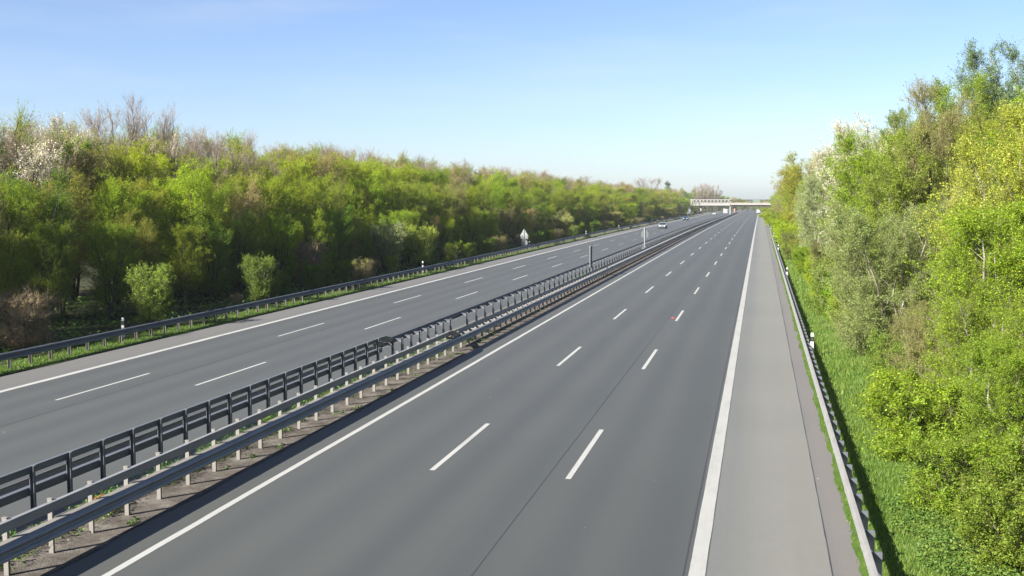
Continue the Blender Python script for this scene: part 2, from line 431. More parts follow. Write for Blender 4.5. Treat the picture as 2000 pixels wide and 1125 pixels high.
def posts(root, me_near, name, ys, x, mat):
    """first hundred posts as single parts, the far remainder as one part"""
    for y in ys[:98]:
        o = link(name, me_near, root); o.location = (x, y - root.location.y, zf(y) - root.location.z)
    rest = ys[98:]
    if len(rest):
        m = MB()
        V = np.array([v.co[:] for v in me_near.vertices])
        F = [tuple(p.vertices) for p in me_near.polygons]
        F4 = np.array([f for f in F if len(f) == 4])
        for y in rest: m.add(V + np.array([x, y, zf(y)]), F4)
        o = m.build('post_row', mat, root); o.location = (0, -root.location.y, -root.location.z)
        tag(o, kind='stuff')
def barrier(label, group='steel guardrails along the motorway'):
    r = empty('guardrail', (0, 0, 0)); tag(r, label, 'guardrail', group); return r

# outer rail of the far carriageway
g = barrier('dark grey steel guardrail with slim posts along the foot of the long wood')
m = MB(); rail(m, -30.12, 1.0, 700, 1); m.build('rail', M['steel_d'], g)
m = MB(); c_post(m, 0.66, 0.13, 0.07); m.box((0.05, 0, 0.6), (0.09, 0.10, 0.12)); me = m.mesh('post', M['steel_p'])
posts(g, me, 'post', np.arange(39.1 - 1.35*22, 700, 1.35), -30.22, M['steel_p'])

# outer rail beside the grass verge
g = barrier('pale steel guardrail between hard shoulder and bright grass verge')
m = MB(); rail(m, 2.05, 1.0, 700, -1, squeeze=0.82)
m.build('rail', M['steel'], g)
m = MB(); m.box((0, 0, 0.27), (0.11, 0.06, 0.84)); m.box((-0.10, 0, 0.56), (0.16, 0.05, 0.24))
me = m.mesh('post', M['steel_d'])
posts(g, me, 'post', np.arange(3.0, 700, 1.333), 2.22, M['steel_d'])

# near median barrier, high section: box beam on top, W-beam below on spacers
YN, YFAR = 46.8, 44.6
g = barrier('high two-tier median guardrail with box beam, on beige posts beside gravel')
m = MB(); rail_box(m, -13.645, -13.545, 0.905, 1.095, 2.0, YN)
for y in np.arange(4.0, YN, 4.0):
    m.box((-13.595, y, 1.0), (0.115, 0.30, 0.20))
m.build('box_beam', M['steel_n'], g)
m = MB(); rail(m, -13.37, 2.0, YN, 1, -0.012); m.build('rail', M['steel_n'], g)
m = MB(); rail_box(m, -13.62, -13.385, 0.52, 0.735, 2.0, YN); m.build('spacer_beam', M['steel_p'], g)
m = MB(); m.box((0, 0, 0.475), (0.10, 0.055, 1.28)); m.box((0, 0, 1.123), (0.112, 0.07, 0.016))
me = m.mesh('post', M['steel_p'])
ysn = np.arange(18.76 - 1.338*12, YN - 0.2, 1.338)
posts(g, me, 'post', ysn, -13.70, M['steel_p'])
# bent end of the box beam coming down to the lower rail
m = MB()
def sweep(pts, w, h):
    rings = [[(x - w/2, y, z - h/2), (x + w/2, y, z - h/2), (x + w/2, y, z + h/2), (x - w/2, y, z + h/2)] for x, y, z in pts]
    m.loft(rings)
sweep([(-13.595, YN, 1.0), (-13.60, YN + 0.7, 0.97), (-13.70, YN + 1.6, 0.80), (-13.9, YN + 2.7, 0.64), (-14.16, YN + 3.8, 0.60)], 0.10, 0.20)
sweep([(-13.6, YN - 0.3, 0.86), (-13.5, YN + 0.6, 0.72), (-13.38, YN + 1.5, 0.62)], 0.07, 0.12)
m.build('beam_ramp', M['steel_p'], g)

# near median barrier, low section: two W-beams, one on each side of the posts
g = barrier('low double-sided median guardrail with short posts beyond the bent beam end')
m = MB(); rail(m, -13.37, YN + 0.02, 690, 1, -0.012); m.build('rail', M['steel_n'], g)
m = MB(); rail(m, -14.12, YN + 2.4, 690, -1); m.build('rail', M['steel_n'], g)
m = MB(); m.box((0, 0, 0.26), (0.10, 0.055, 0.86)); m.box((0, 0, 0.60), (0.66, 0.04, 0.05)); m.box((0, 0, 0.53), (0.56, 0.025, 0.08))
me = m.mesh('post', M['steel_p'])
posts(g, me, 'post', np.arange(ysn[-1] + 1.338, 690, 1.338), -13.72, M['steel_p'])

# far median barrier, high section
g = barrier('high two-tier median guardrail seen from behind, with tall dark posts')
m = MB(); rail_box(m, -15.98, -15.88, 0.92, 1.08, 2.0, YFAR); m.build('box_beam', M['steel_d'], g)
m = MB(); rail(m, -16.27, 2.0, YFAR, -1, -0.07); m.build('rail', M['steel'], g)
m = MB(); rail_box(m, -16.04, -15.90, 0.42, 0.61, 2.0, YFAR); m.build('lower_beam', M['steel_d'], g)
m = MB(); c_post(m, 1.10, 0.11, 0.07); m.box((0, 0, 1.105), (0.115, 0.08, 0.014)); m.box((-0.23, 0, 0.5), (0.34, 0.05, 0.10))
me = m.mesh('post', M['steel_d'])
posts(g, me, 'post', np.arange(YFAR - 0.75 - 1.338*31, YFAR, 1.338), -15.82, M['steel_d'])
m = MB()
sweep([(-15.93, YFAR, 0.97), (-15.95, YFAR + 0.5, 0.95), (-16.05, YFAR + 1.3, 0.80), (-16.2, YFAR + 2.2, 0.66)], 0.10, 0.21)
sweep([(-15.9, YFAR - 0.5, 0.84), (-16.02, YFAR + 0.4, 0.70), (-16.16, YFAR + 1.3, 0.62)], 0.07, 0.12)
m.build('beam_ramp', M['steel_d'], g)

# far median barrier, low section
g = barrier('low single-beam median guardrail with tie bars beside the oncoming carriageway')
m = MB(); rail(m, -16.30, YFAR + 0.02, 690, -1); m.build('rail', M['steel_d'], g)
m = MB(); c_post(m, 0.72, 0.11, 0.07); m.box((-0.24, 0, 0.655), (0.44, 0.05, 0.03)); m.box((-0.24, 0, 0.57), (0.40, 0.02, 0.1))
me = m.mesh('post', M['steel_d'])
posts(g, me, 'post', np.concatenate([np.arange(YFAR + 1.3, 56.5, 1.338), np.arange(58.6, 690, 2.05)]), -15.86, M['steel_d'])

# ------------------------------------------------------------------ delineators
def delineator_meshes():
    m = MB()
    rings = []
    for z, a, b in ((0.0, 0.075, 0.055), (0.66, 0.068, 0.05), ):
        rings.append([(-a, -b, z), (a, -b, z), (a, b, z), (-a, b, z)])
    m.loft(rings)
    m.loft([[(-.064, -.047, .885), (.064, -.047, .885), (.064, .047, .885), (-.064, .047, .885)],
            [(-.06, -.044, 1.01), (.06, -.044, 1.01), (.06, .044, 1.01), (-.06, .044, 1.01)],
            [(-.05, -.034, 1.06), (.05, -.034, 1.04), (.05, .034, 1.04), (-.05, .034, 1.06)]])
    body = m.mesh('post_body', M['white'])
    m = MB()
    m.loft([[(-.069, -.051, .66), (.069, -.051, .66), (.069, .051, .66), (-.069, .051, .66)],
            [(-.065, -.048, .885), (.065, -.048, .885), (.065, .048, .885), (-.065, .048, .885)]])
    band = m.mesh('black_band', M['black'])
    m = MB()
    for s in (-1, 1): m.box((0, s * 0.051, 0.77), (0.03, 0.008, 0.10))
    refl = m.mesh('reflector', M['amber'])
    return body, band, refl
DM = delineator_meshes()
def delineator(x, y, sc, label):
    r = empty('delineator', (x, y, zf(y) + 0.02)); r.scale = (sc, sc, 1.0)
    tag(r, label, 'delineator', 'white delineator posts along the motorway')
    for nm, me in zip(('post_body', 'black_band', 'reflector'), DM): link(nm, me, r)
left_txt = ['white delineator with black band behind far rail, beside the pale green young bush',
 'white delineator behind far rail, just past the lime and silvery bushes',
 'white delineator standing at the foot of the stacked warning signs',
 'white delineator behind far rail, first one beyond the stacked warning signs',
 'white delineator behind far rail, second one beyond the stacked warning signs',
 'white delineator behind far rail, just before the small white marker plate',
 'white delineator behind far rail, just past the small white marker plate',
 'white delineator behind far rail, across from the silver car',
 'white delineator behind far rail, shortly before the white mast']
for k, t in enumerate(left_txt): delineator(-31.25, [49.0, 99.3, 148.6, 199.5, 247.5, 299.0, 343.0, 392.0, 441.0][k], 1.0, t)
right_txt = ['white delineator on the verge rail, lowest in the picture beside brambles',
 'white delineator on the verge rail, second from the camera',
 'white delineator on the verge rail, third from the camera',
 'white delineator on the verge rail, level with the silvery tree',
 'white delineator on the verge rail, last before the yellow shrub']
for k, t in enumerate(right_txt): delineator(2.38, [50.3, 97.5, 145, 195, 245][k], 1.05, t)

# ------------------------------------------------------------------ signs
def warning_sign(x, y, z0, top, w, label, mats, disc=True, plate_h=0.35, pole_r=0.04):
    """sign seen from behind: triangle, plate and (optionally) round sign on a tube"""
    r = empty('warning_sign', (x, y, zf(y))); tag(r, label, 'road sign')
    m = MB(); m.cyl((0, -0.05, z0 - 0.2), (0, -0.05, top - 0.1), pole_r, n=10); m.build('pole', M['steel_n'], r)
    h = w * 0.88
    def rounded_tri():
        P = [(-w/2, top - h), (w/2, top - h), (0, top)]; out = []
        for k in range(3):
            p = np.array(P[k]); a = np.array(P[k-1]); b = np.array(P[(k+1) % 3])
            da = (a - p) / np.linalg.norm(a - p); db = (b - p) / np.linalg.norm(b - p)
            for t in (0, 0.33, 0.66, 1): out.append(tuple(p + (da * (1 - t) + db * t) * 0.09 * (1.15 - 0.6 * t * (1 - t))))
        return out
    m = MB(); m.prism(rounded_tri(), 1, -0.012, 0.012)
    m.bar((-w*0.36, -0.03, top - h + 0.14), (w*0.36, -0.03, top - h + 0.14), 0.03); m.bar((-w*0.2, -0.03, top - h*0.52), (w*0.2, -0.03, top - h*0.52), 0.03)
    m.build('triangle_plate', mats, r)
    z = top - h - 0.03
    m = MB(); m.box((0, 0, z - plate_h/2), (w*0.8, 0.02, plate_h)); m.bar((-w*0.36, -0.025, z - plate_h*0.5), (w*0.36, -0.025, z - plate_h*0.5), 0.03)
    m.build('supplementary_plate', mats, r)
    if disc:
        z2 = z - plate_h - 0.03; rad = w * 0.40
        m = MB(); m.cyl((0, -0.012, z2 - rad), (0, 0.012, z2 - rad), rad, n=28, smooth=False)
        m.bar((-rad*0.8, -0.025, z2 - rad*0.7), (rad*0.8, -0.025, z2 - rad*0.7), 0.03); m.bar((-rad*0.8, -0.025, z2 - rad*1.3), (rad*0.8, -0.025, z2 - rad*1.3), 0.03)
        m.build('round_plate', mats, r)
    return r
warning_sign(-31.9, 148.2, 0, 2.85, 1.22, 'stack of grey-backed triangular and round road signs standing behind far rail', M['sign_back'])
s = warning_sign(-14.95, 146.0, 0, 3.22, 1.15, 'grey-backed triangular sign with plate on a stout post in the median', M['sign_back_d'], disc=False, pole_r=0.085)
m = MB(); m.box((0, -0.1, 0.30), (0.6, 1.2, 0.52)); m.box((0, -0.1, 0.58), (0.68, 1.3, 0.05)); m.build('base_guard', M['steel_d'], s)
r = empty('edge_on_sign', (-14.98, 98.6, 0)); tag(r, 'narrow upright sign seen edge-on, standing alone in the median', 'road sign')
m = MB(); m.cyl((0.06, 0, -0.1), (0.06, 0, 2.72), 0.05, n=10); m.build('pole', M['steel_d'], r)
m = MB(); m.box((-0.045, -0.05, 1.75), (0.05, 0.62, 1.95)); m.bar((-0.045, -0.05, 2.68), (-0.16, -0.05, 2.66), 0.05); m.build('sign_plate', M['sign_back'], r)
r = empty('marker_plate', (-31.7, 331.0, zf(331))); tag(r, 'small white rectangular marker plate low behind the far rail', 'marker sign')
m = MB(); m.cyl((0, 0, -0.1), (0, 0, 0.8), 0.03, n=8); m.build('pole', M['steel'], r)
m = MB(); m.box((0, -0.04, 0.98), (0.55, 0.02, 0.36)); m.build('plate', M['white'], r)

# litter
def shard(name, loc, label, pts, h, rz=0.0):
    m = MB(); n = len(pts)
    V = [(x, y, 0) for x, y in pts] + [(x * 0.82, y * 0.7, h * (0.5 + 0.5 * math.sin(k * 2.1))) for k, (x, y) in enumerate(pts)]
    i = np.arange(n); j = (i + 1) % n
    m.add(V, np.stack([i, j, j + n, i + n], 1)); m.add(V, [list(range(n, 2*n))]); m.add(V, [list(range(n))[::-1]])
    o = m.build(name, M['litter']); o.location = loc; o.rotation_euler = (0, 0, rz); tag(o, label, 'litter')
shard('plastic_shard', (-15.1, 22.6, 0.005), 'orange red plastic shard lying in the median behind a dark post', [(-.24, -.05), (-.05, -.09), (.18, -.06), (.26, .05), (.02, .10), (-.2, .06)], 0.07, 0.9)
shard('plastic_shard', (-4.9, 64.6, 0.006), 'dull red fragment lying on the road beside a lane dash', [(-.14, -.1), (.03, -.13), (.15, -.03), (.1, .13), (-.07, .14)], 0.02, 0.2)

# ------------------------------------------------------------------ trees
def prisms(m, p0, p1, r0, r1, mat, sides=3):
    """many thin tapered tubes at once"""
    p0 = np.asarray(p0); p1 = np.asarray(p1); n = len(p0)
    r0 = np.broadcast_to(r0, n)[:, None]; r1 = np.broadcast_to(r1, n)[:, None]
    d = p1 - p0; d = d / (np.linalg.norm(d, axis=1, keepdims=True) + 1e-9)
    a = np.where(np.abs(d[:, 2:3]) < 0.9, np.array([[0, 0, 1.0]]), np.array([[1.0, 0, 0]]))
    u = np.cross(a, d); u /= np.linalg.norm(u, axis=1, keepdims=True); v = np.cross(d, u)
    V = []
    for p, r in ((p0, r0), (p1, r1)):
        for k in range(sides):
            t = 2 * math.pi * k / sides
            V.append(p + r * (math.cos(t) * u + math.sin(t) * v))
    V = np.stack(V, 1).reshape(-1, 3); base = np.arange(n)[:, None] * 2 * sides
    F = [np.concatenate([base + k, base + (k+1) % sides, base + sides + (k+1) % sides, base + sides + k], 1) for k in range(sides)]
    m.add(V, np.vstack(F), mat, True)
def leaves(m, c, size, rg, mat, up=0.5, aspect=0.62):
    """diamond leaves (folded along the midrib) with random facing"""
    n = len(c)
    nrm = rg.normal(0, 1, (n, 3)); nrm[:, 2] = np.abs(nrm[:, 2]) + up
    nrm /= np.linalg.norm(nrm, axis=1, keepdims=True)
    t = rg.normal(0, 1, (n, 3)); t -= (t * nrm).sum(1, keepdims=True) * nrm; t /= np.linalg.norm(t, axis=1, keepdims=True)
    b = np.cross(nrm, t); s = (size * rg.uniform(0.45, 1.5, n))[:, None]
    V = np.stack([c - t * s * 0.5, c + b * s * aspect * 0.5 + nrm * s * 0.08, c + t * s * 0.5, c - b * s * aspect * 0.5 + nrm * s * 0.08], 1).reshape(-1, 3)
    m.add(V, np.arange(4 * n).reshape(n, 4), mat)

def unit(a): return a / (np.linalg.norm(a, axis=-1, keepdims=True) + 1e-9)
def make_tree(seed, H, Rr, stems=3, limbs=22, twigs=8, subs=3, nleaf=5, leaf=0.10, clear=0.12, asc=0.9,
              leaf_mat='leaf', bark='bark', twig='twig', twig_r=0.009, twig_len=0.8, spread=0.35, gap=0.25, r_base=0.09, shape='egg', droop=0.0):
    """trunk mesh (stems and limbs) and crown mesh (twigs and leaves)"""
    rg = np.random.default_rng(seed)
    mt = MB(); mc = MB()
    L0, L1, LR0, LU = [], [], [], []
    for s in range(stems):
        az = 2 * math.pi * (s + rg.uniform(-.2, .2)) / stems
        lean = spread * Rr * rg.uniform(0.5, 1.1) if stems > 1 else 0.1 * Rr
        top = H * rg.uniform(0.80, 1.0) if stems > 1 else H
        base = np.array([math.cos(az), math.sin(az), 0]) * (0.12 if stems > 1 else 0)
        K = 8; tt = np.linspace(0, 1, K)
        P = base + np.stack([np.cos(az) * lean * tt**1.3, np.sin(az) * lean * tt**1.3, top * tt - 0.15], 1)
        P[1:-1, :2] += rg.normal(0, 0.05 * Rr**0.5, (K - 2, 2))
        rad = r_base * (1 - tt)**0.8 + 0.014
        prisms(mt, P[:-1], P[1:], rad[:-1], rad[1:], 0, 6)
        nl = int(limbs)
        t = np.sort(clear + (0.97 - clear) * rg.uniform(0, 1, nl) ** 1.12); pos = np.stack([np.interp(t, tt, P[:, k]) for k in range(3)], 1)
        a = az + np.arange(nl) * 2.399 + rg.normal(0, .5, nl)
        if stems > 1:                                      # limbs prefer the outside of the clump
            out = rg.uniform(0, 1, nl) < 0.55; a = np.where(out, az + rg.normal(0, 0.8, nl), a)
        u = (t - clear) / (1 - clear)
        if shape == 'egg': prof = np.sin(np.pi * np.clip(0.18 + 0.80 * u, 0, 1)) ** 0.8
        elif shape == 'dome': prof = np.sqrt(np.clip(1 - (u * 0.96) ** 2, 0, 1))
        else: prof = (1 - u) ** 0.75 + 0.06
        ln = Rr * (prof * rg.uniform(0.65, 1.12, nl) + 0.14) * (0.75 if stems > 1 else 1.0)
        el = np.clip(asc * (0.35 + 0.55 * u) + rg.normal(0, .15, nl), -0.2, 1.45)
        d = np.stack([np.cos(a) * np.cos(el), np.sin(a) * np.cos(el), np.sin(el)], 1)
        mid = pos + d * (ln * 0.5)[:, None]
        d2 = unit(d + np.array([0, 0, 0.35 - droop]) + rg.normal(0, .15, (nl, 3)))
        end = mid + d2 * (ln * 0.55)[:, None]
        rl = np.maximum(0.011, 0.32 * np.interp(t, tt, rad))
        prisms(mt, pos, mid, rl, rl * 0.65, 0, 4); prisms(mt, mid, end, rl * 0.65, rl * 0.25, 0, 4)
        L0 += [pos, mid]; L1 += [mid, end]; LR0 += [np.zeros(nl), np.full(nl, .5)]; LU += [u, u]
        # leading shoot
        L0.append(P[-2:-1]); L1.append(P[-1:]); LR0.append(np.array([.5])); LU.append(np.array([0.9]))
    A = np.vstack(L0); B = np.vstack(L1); w = np.concatenate(LR0)
    keep = rg.uniform(0, 1, len(A)) > gap * 0.5
    A, B, w = A[keep], B[keep], w[keep]; U = np.concatenate(LU)[keep]
    # twigs
    n = len(A) * twigs; idx = np.repeat(np.arange(len(A)), twigs)
    sp = rg.uniform(0, 1, n) ** np.where(w[idx] > 0, 0.9, 0.5); sp = np.where(w[idx] > 0, sp, 0.35 + 0.65 * sp)
    p = A[idx] + (B - A)[idx] * sp[:, None]
    d = unit(unit((B - A)[idx]) * 0.8 + rg.normal(0, .55, (n, 3)) + np.array([0, 0, 0.35 * asc - droop]))
    ln = twig_len * rg.uniform(0.4, 1.15, n) * (1.1 - 0.32 * U[idx]); e = p + d * ln[:, None]
    prisms(mc, p, e, twig_r * 1.25, twig_r * 0.7, 1, 3)
    # side shoots
    if subs:
        n2 = n * subs; i2 = np.repeat(np.arange(n), subs)
        s2 = rg.uniform(0.25, 1.0, n2); p2 = p[i2] + (e - p)[i2] * s2[:, None]
        d3 = unit(d[i2] * 0.8 + rg.normal(0, .5, (n2, 3)) + np.array([0, 0, 0.3 * asc - droop]))
        l2 = twig_len * 0.55 * rg.uniform(0.4, 1.1, n2) * (1.1 - 0.32 * U[idx][i2]); e2 = p2 + d3 * l2[:, None]
        prisms(mc, p2, e2, twig_r * 0.85, twig_r * 0.5, 1, 3)
    else: p2, e2 = p, e
    if nleaf:
        br = np.repeat(rg.uniform(0.55, 1.4, len(A)), twigs)
        if subs: br = np.repeat(br, subs)
        amt = rg.poisson(np.maximum(0, nleaf * br * (np.repeat(rg.uniform(0, 1, len(A)) > gap, twigs * max(1, subs)) * 0.9 + 0.1)))
        i3 = np.repeat(np.arange(len(p2)), amt); s3 = rg.uniform(0.1, 1.08, len(i3))
        c = p2[i3] + (e2 - p2)[i3] * s3[:, None] + rg.normal(0, leaf * 0.8, (len(i3), 3))
        leaves(mc, c, leaf, rg, 0)
    return mt.mesh('trunk', M[bark]), mc.mesh('crown', [M[leaf_mat], M[twig]])

LB = 0.42      # far-wood leaf count factor
P = {}
def proto(key, *a, **k): P[key] = make_tree(*a, **k)
# leafing trees of the long wood
TG = dict(twig='twig_green')
proto('leafy1', 11, 10, 2.9, 4, 34, 6, 3, 14, 0.068, 0.18, 1.1, gap=0.06, twig_r=0.0045, twig_len=1.0, spread=0.6, **TG)
proto('leafy2', 12, 10, 2.7, 3, 44, 6, 3, 13, 0.066, 0.2, 1.2, gap=0.06, twig_r=0.0045, twig_len=1.0, spread=0.6, **TG)
proto('leafy3', 13, 10, 3.2, 5, 28, 6, 3, 13, 0.07, 0.10, 1.05, gap=0.06, twig_r=0.0045, twig_len=1.0, spread=0.6, **TG)
proto('sparse1', 21, 10, 2.6, 4, 30, 6, 4, 9, 0.055, 0.22, 1.2, gap=0.05, twig_r=0.005, twig_len=1.0, spread=0.65, **TG)
proto('sparse2', 22, 10, 2.9, 4, 30, 6, 4, 7, 0.055, 0.25, 1.15, gap=0.05, twig='twig_tan', twig_r=0.0055, twig_len=1.0, spread=0.65)
proto('bare1', 31, 10, 2.6, 5, 16, 5, 4, 1.6, 0.05, 0.40, 1.25, twig='twig', twig_r=0.0055, twig_len=1.05, gap=0.05, spread=0.8)
proto('bare2', 32, 10, 2.2, 4, 16, 5, 4, 1.0, 0.05, 0.40, 1.35, twig='twig', twig_r=0.0055, twig_len=1.1, r_base=0.10, spread=0.8)
proto('blossom1', 41, 10, 2.3, 4, 17, 8, 4, 6, 0.07, 0.25, 1.15, leaf_mat='petal', gap=0.15, twig_r=0.005, spread=0.7)
proto('bush1', 51, 3, 1.5, 6, 10, 8, 3, 14, 0.075, 0.02, 0.9, r_base=0.03, twig_len=0.55, spread=0.7, shape='dome', twig_r=0.005, **TG)
proto('bush2', 52, 3, 1.6, 8, 10, 9, 4, 2.5, 0.06, 0.02, 0.9, twig='twig_tan', r_base=0.03, twig_len=0.6, spread=0.75, shape='dome', twig_r=0.006)
proto('shoot_bush', 53, 3.6, 0.85, 11, 8, 5, 2, 13, 0.07, 0.06, 1.5, r_base=0.028, twig_len=0.8, spread=1.25, twig_r=0.005, gap=0.2, **TG)
# the nearer hedge on the other side: finer and denser
proto('lime', 61, 7, 2.6, 6, 36, 7, 4, 13, 0.054, 0.03, 0.85, bark='bark_grey', twig_r=0.0045, twig_len=0.85, gap=0.06, spread=0.6, **TG)
proto('lime2', 62, 7, 2.6, 5, 38, 7, 4, 12, 0.052, 0.04, 0.8, bark='bark_grey', twig_r=0.0045, twig_len=0.85, gap=0.15, spread=0.6, **TG)
proto('maple', 63, 10, 3.2, 4, 46, 6, 4, 15, 0.07, 0.06, 0.85, bark='bark_grey', twig_r=0.005, twig_len=0.95, gap=0.06, spread=0.55, **TG)
proto('olive', 64, 6, 2.5, 9, 18, 10, 5, 10, 0.045, 0.02, 1.0, bark='bark_grey', twig='twig_olive', twig_r=0.004, twig_len=0.7, r_base=0.04, spread=0.8, shape='dome', gap=0.04)
proto('silver', 65, 10, 2.5, 4, 42, 6, 4, 14, 0.06, 0.14, 0.95, bark='bark_grey', twig_r=0.005, twig_len=0.95, gap=0.08, **TG)
proto('blossom2', 66, 12, 3.3, 5, 40, 6, 4, 12, 0.06, 0.05, 1.0, leaf_mat='petal', gap=0.08, twig_r=0.005, twig_len=0.95, spread=0.55, **TG)
proto('brown', 67, 12, 2.9, 5, 22, 9, 5, 6, 0.055, 0.06, 1.15, twig='twig_olive', twig_r=0.005, twig_len=1.0, gap=0.05, spread=0.6)
proto('spire', 68, 14, 3.2, 6, 38, 6, 4, 14, 0.075, 0.05, 1.1, bark='bark_grey', twig_r=0.0055, twig_len=1.0, gap=0.08, spread=0.5, **TG)
proto('willow', 69, 16, 4.2, 7, 26, 8, 4, 9, 0.085, 0.15, 1.05, bark='bark_grey', twig_r=0.006, twig_len=1.1, gap=0.15, spread=0.6, **TG)
proto('low_green', 70, 2.4, 1.6, 8, 12, 8, 3, 15, 0.055, 0.02, 0.8, r_base=0.02, twig_len=0.45, twig_r=0.004, spread=0.8, shape='dome', **TG)
proto('conifer', 71, 12, 2.2, 1, 70, 8, 3, 7, 0.12, 0.05, 0.15, shape='cone', r_base=0.14, gap=0.05)

rnd = random.Random(5)
def jit(c, v=0.16):
    k = 1 + rnd.uniform(-v, v); return tuple(max(0.0, x * k * (1 + rnd.uniform(-v*0.5, v*0.5))) for x in c)
first_use = {}
def tree(name, key, x, y, h, label, cat='tree', group=None, col=(0.1, 0.16, 0.02), wide=1.0, vary=0.16, rz=None):
    base_h = {'bush1':3,'bush2':3,'shoot_bush':3.6,'lime':7,'lime2':7,'olive':6,'blossom2':12,'brown':12,'spire':14,'willow':16,'low_green':2.4,'conifer':12}.get(key, 10)
    s = h / base_h
    if key in first_use:                                   # copy the thing and each of its parts
        src = first_use[key]
        r = src.copy(); C.objects.link(r); r.name = name
        kids = []
        for ch in src.children:
            c = ch.copy(); C.objects.link(c); c.parent = r; kids.append(c)
        for k in ('label', 'category', 'group'):
            if k in r: del r[k]
    else:
        r = empty(name, (0, 0, 0)); kids = [link('trunk', P[key][0], r), link('crown', P[key][1], r)]
        first_use[key] = r
    r.location = (x, y, zf(y) - 0.07); r.rotation_euler = (0, 0, rnd.uniform(0, 6.28) if rz is None else rz)
    r.scale = (s * wide, s * wide, s)
    tag(r, label, cat, group)
    for c in kids: c.color = (*jit(col, vary), 1.0)
    return r

GREEN = (0.205, 0.30, 0.014); LIME = (0.28, 0.365, 0.014); OLIVE = (0.275, 0.295, 0.045); DEEP = (0.12, 0.21, 0.014)
BROWNISH = (0.34, 0.31, 0.09); PINK = (0.34, 0.28, 0.18); WHITE = (0.55, 0.52, 0.43); SILVER = (0.42, 0.48, 0.27); MOSS = (0.24, 0.28, 0.025)

STRETCH = [(0, 62, 'beside the first delineator'), (62, 100, 'before the second delineator'), (100, 150, 'up to the stacked signs'),
           (150, 250, 'past the stacked signs'), (250, 360, 'beside the silver car'), (360, 1000, 'towards the gantry')]
def stretch(y):
    for a, b, t in STRETCH:
        if a <= y < b: return t
def left_row(x, xj, h0, h1, step, y0, kinds, row, wide=1.0, yend=640):
    y = y0
    while y < yend:
        f = 1.0 if y < 150 else (2.0 if y < 300 else 4.0)
        key, name, cols, desc, cat = rnd.choices([k[:5] for k in kinds], [k[5] for k in kinds])[0]
        h = rnd.uniform(h0, h1)
        if x > -35 and any(abs(y - q) < 3.2 for q in (45, 54, 64.2, 68, 99.7, 108.7, 148.2, 190)): y += step; continue
        if -39 < x < -37 and any(abs(y - q) < 1.9 for q in (49.5, 63.5)): y += step; continue
        tree(name, key, x + rnd.uniform(-xj, xj), y + rnd.uniform(-.4, .4) * step * f, h,
             f'{desc} {row} {stretch(y)}', cat, f'{desc}s of the long wood' if cat == 'tree' else 'low bushes at the foot of the long wood',
             rnd.choice(cols), wide * (1.0 if f == 1 else (1.2 if f < 3 else 1.75)))
        y += step * f * rnd.uniform(0.75, 1.25)
T_LEAF = [('leafy1', 'leafing_tree', [GREEN, LIME, MOSS], 'fresh green leafing tree', 'tree', 3), ('leafy2', 'leafing_tree', [GREEN, LIME, OLIVE], 'fresh green leafing tree', 'tree', 3),
          ('leafy3', 'leafing_tree', [GREEN, DEEP, LIME], 'fresh green leafing tree', 'tree', 2), ('sparse1', 'budding_tree', [OLIVE, GREEN], 'thin olive budding tree', 'tree', 1.6), ('sparse2', 'budding_tree', [OLIVE, OLIVE, BROWNISH], 'thin olive budding tree', 'tree', 0.8)]
T_HIGH = T_LEAF[:3] + [('sparse1', 'budding_tree', [OLIVE, BROWNISH], 'thin olive budding tree', 'tree', 3), ('sparse2', 'budding_tree', [BROWNISH, OLIVE], 'thin olive budding tree', 'tree', 2.5),
          ('bare1', 'bare_tree', [PINK], 'bare reddish brown tree', 'tree', 2.5), ('blossom1', 'blossom_tree', [WHITE], 'white blossoming tree', 'tree', 0.12)]
T_BACK = [('sparse2', 'budding_tree', [BROWNISH, OLIVE], 'thin olive budding tree', 'tree', 3), ('bare1', 'bare_tree', [PINK], 'bare reddish brown tree', 'tree', 4), ('bare2', 'bare_tree', [PINK], 'bare reddish brown tree', 'tree', 3), ('sparse1', 'budding_tree', [GREEN], 'thin olive budding tree', 'tree', 1)]
T_BUSH = [('bush1', 'bush', [DEEP, GREEN], 'dark green bush', 'bush', 3), ('bush2', 'bush', [BROWNISH, OLIVE], 'brown twiggy bush', 'bush', 3), ('shoot_bush', 'bush', [DEEP, GREEN], 'dark green bush', 'bush', 1)]
left_row(-33.7, 0.6, 1.2, 2.3, 3.4, 34, T_BUSH, 'at the foot of the wood', 1.0)
left_row(-37.6, 0.8, 5.0, 6.3, 3.0, 38, T_LEAF, 'in the front row of the wood', 1.05)
left_row(-41.0, 1.2, 8.2, 9.6, 3.2, 40, T_LEAF, 'in the second row of the wood', 1.1)
left_row(-46.6, 1.5, 10.8, 12.1, 3.1, 48, T_HIGH, 'in the third row of the wood', 1.1)
left_row(-53.5, 1.8, 12.6, 14.0, 3.3, 58, T_BACK, 'at the back of the wood', 1.1)

# bushes and trees one can single out along the long wood
tree('bush', 'bush2', -34, 45, 2.7, 'tan brown leafless bush behind the rail at the far edge of the picture', 'bush', None, (0.2, 0.155, 0.09), 1.1, 0.02)
tree('bush', 'shoot_bush', -32.7, 54, 3.4, 'pale green young bush with upright shoots, standing alone before the dark wood', 'bush', None, (0.2, 0.28, 0.045), 0.95, 0.02)
tree('bush', 'shoot_bush', -33.0, 68, 3.2, 'green young bush with upright shoots, beside a small tan tuft', 'bush', None, (0.15, 0.225, 0.035), 0.95, 0.02)
tree('bush', 'bush2', -32.7, 64.2, 1.0, 'small tan twiggy tuft beside the second upright green bush', 'bush', None, (0.3, 0.24, 0.14), 0.8, 0.02)
tree('bush', 'bush2', -35.4, 82, 3.6, 'pinkish grey twiggy bush leaning out of the dark wood', 'bush', None, (0.22, 0.18, 0.11), 0.75, 0.02)
tree('bush', 'shoot_bush', -34.4, 108.7, 4.2, 'bright lime bush behind the second delineator', 'bush', None, (0.31, 0.38, 0.06), 1.1, 0.02)
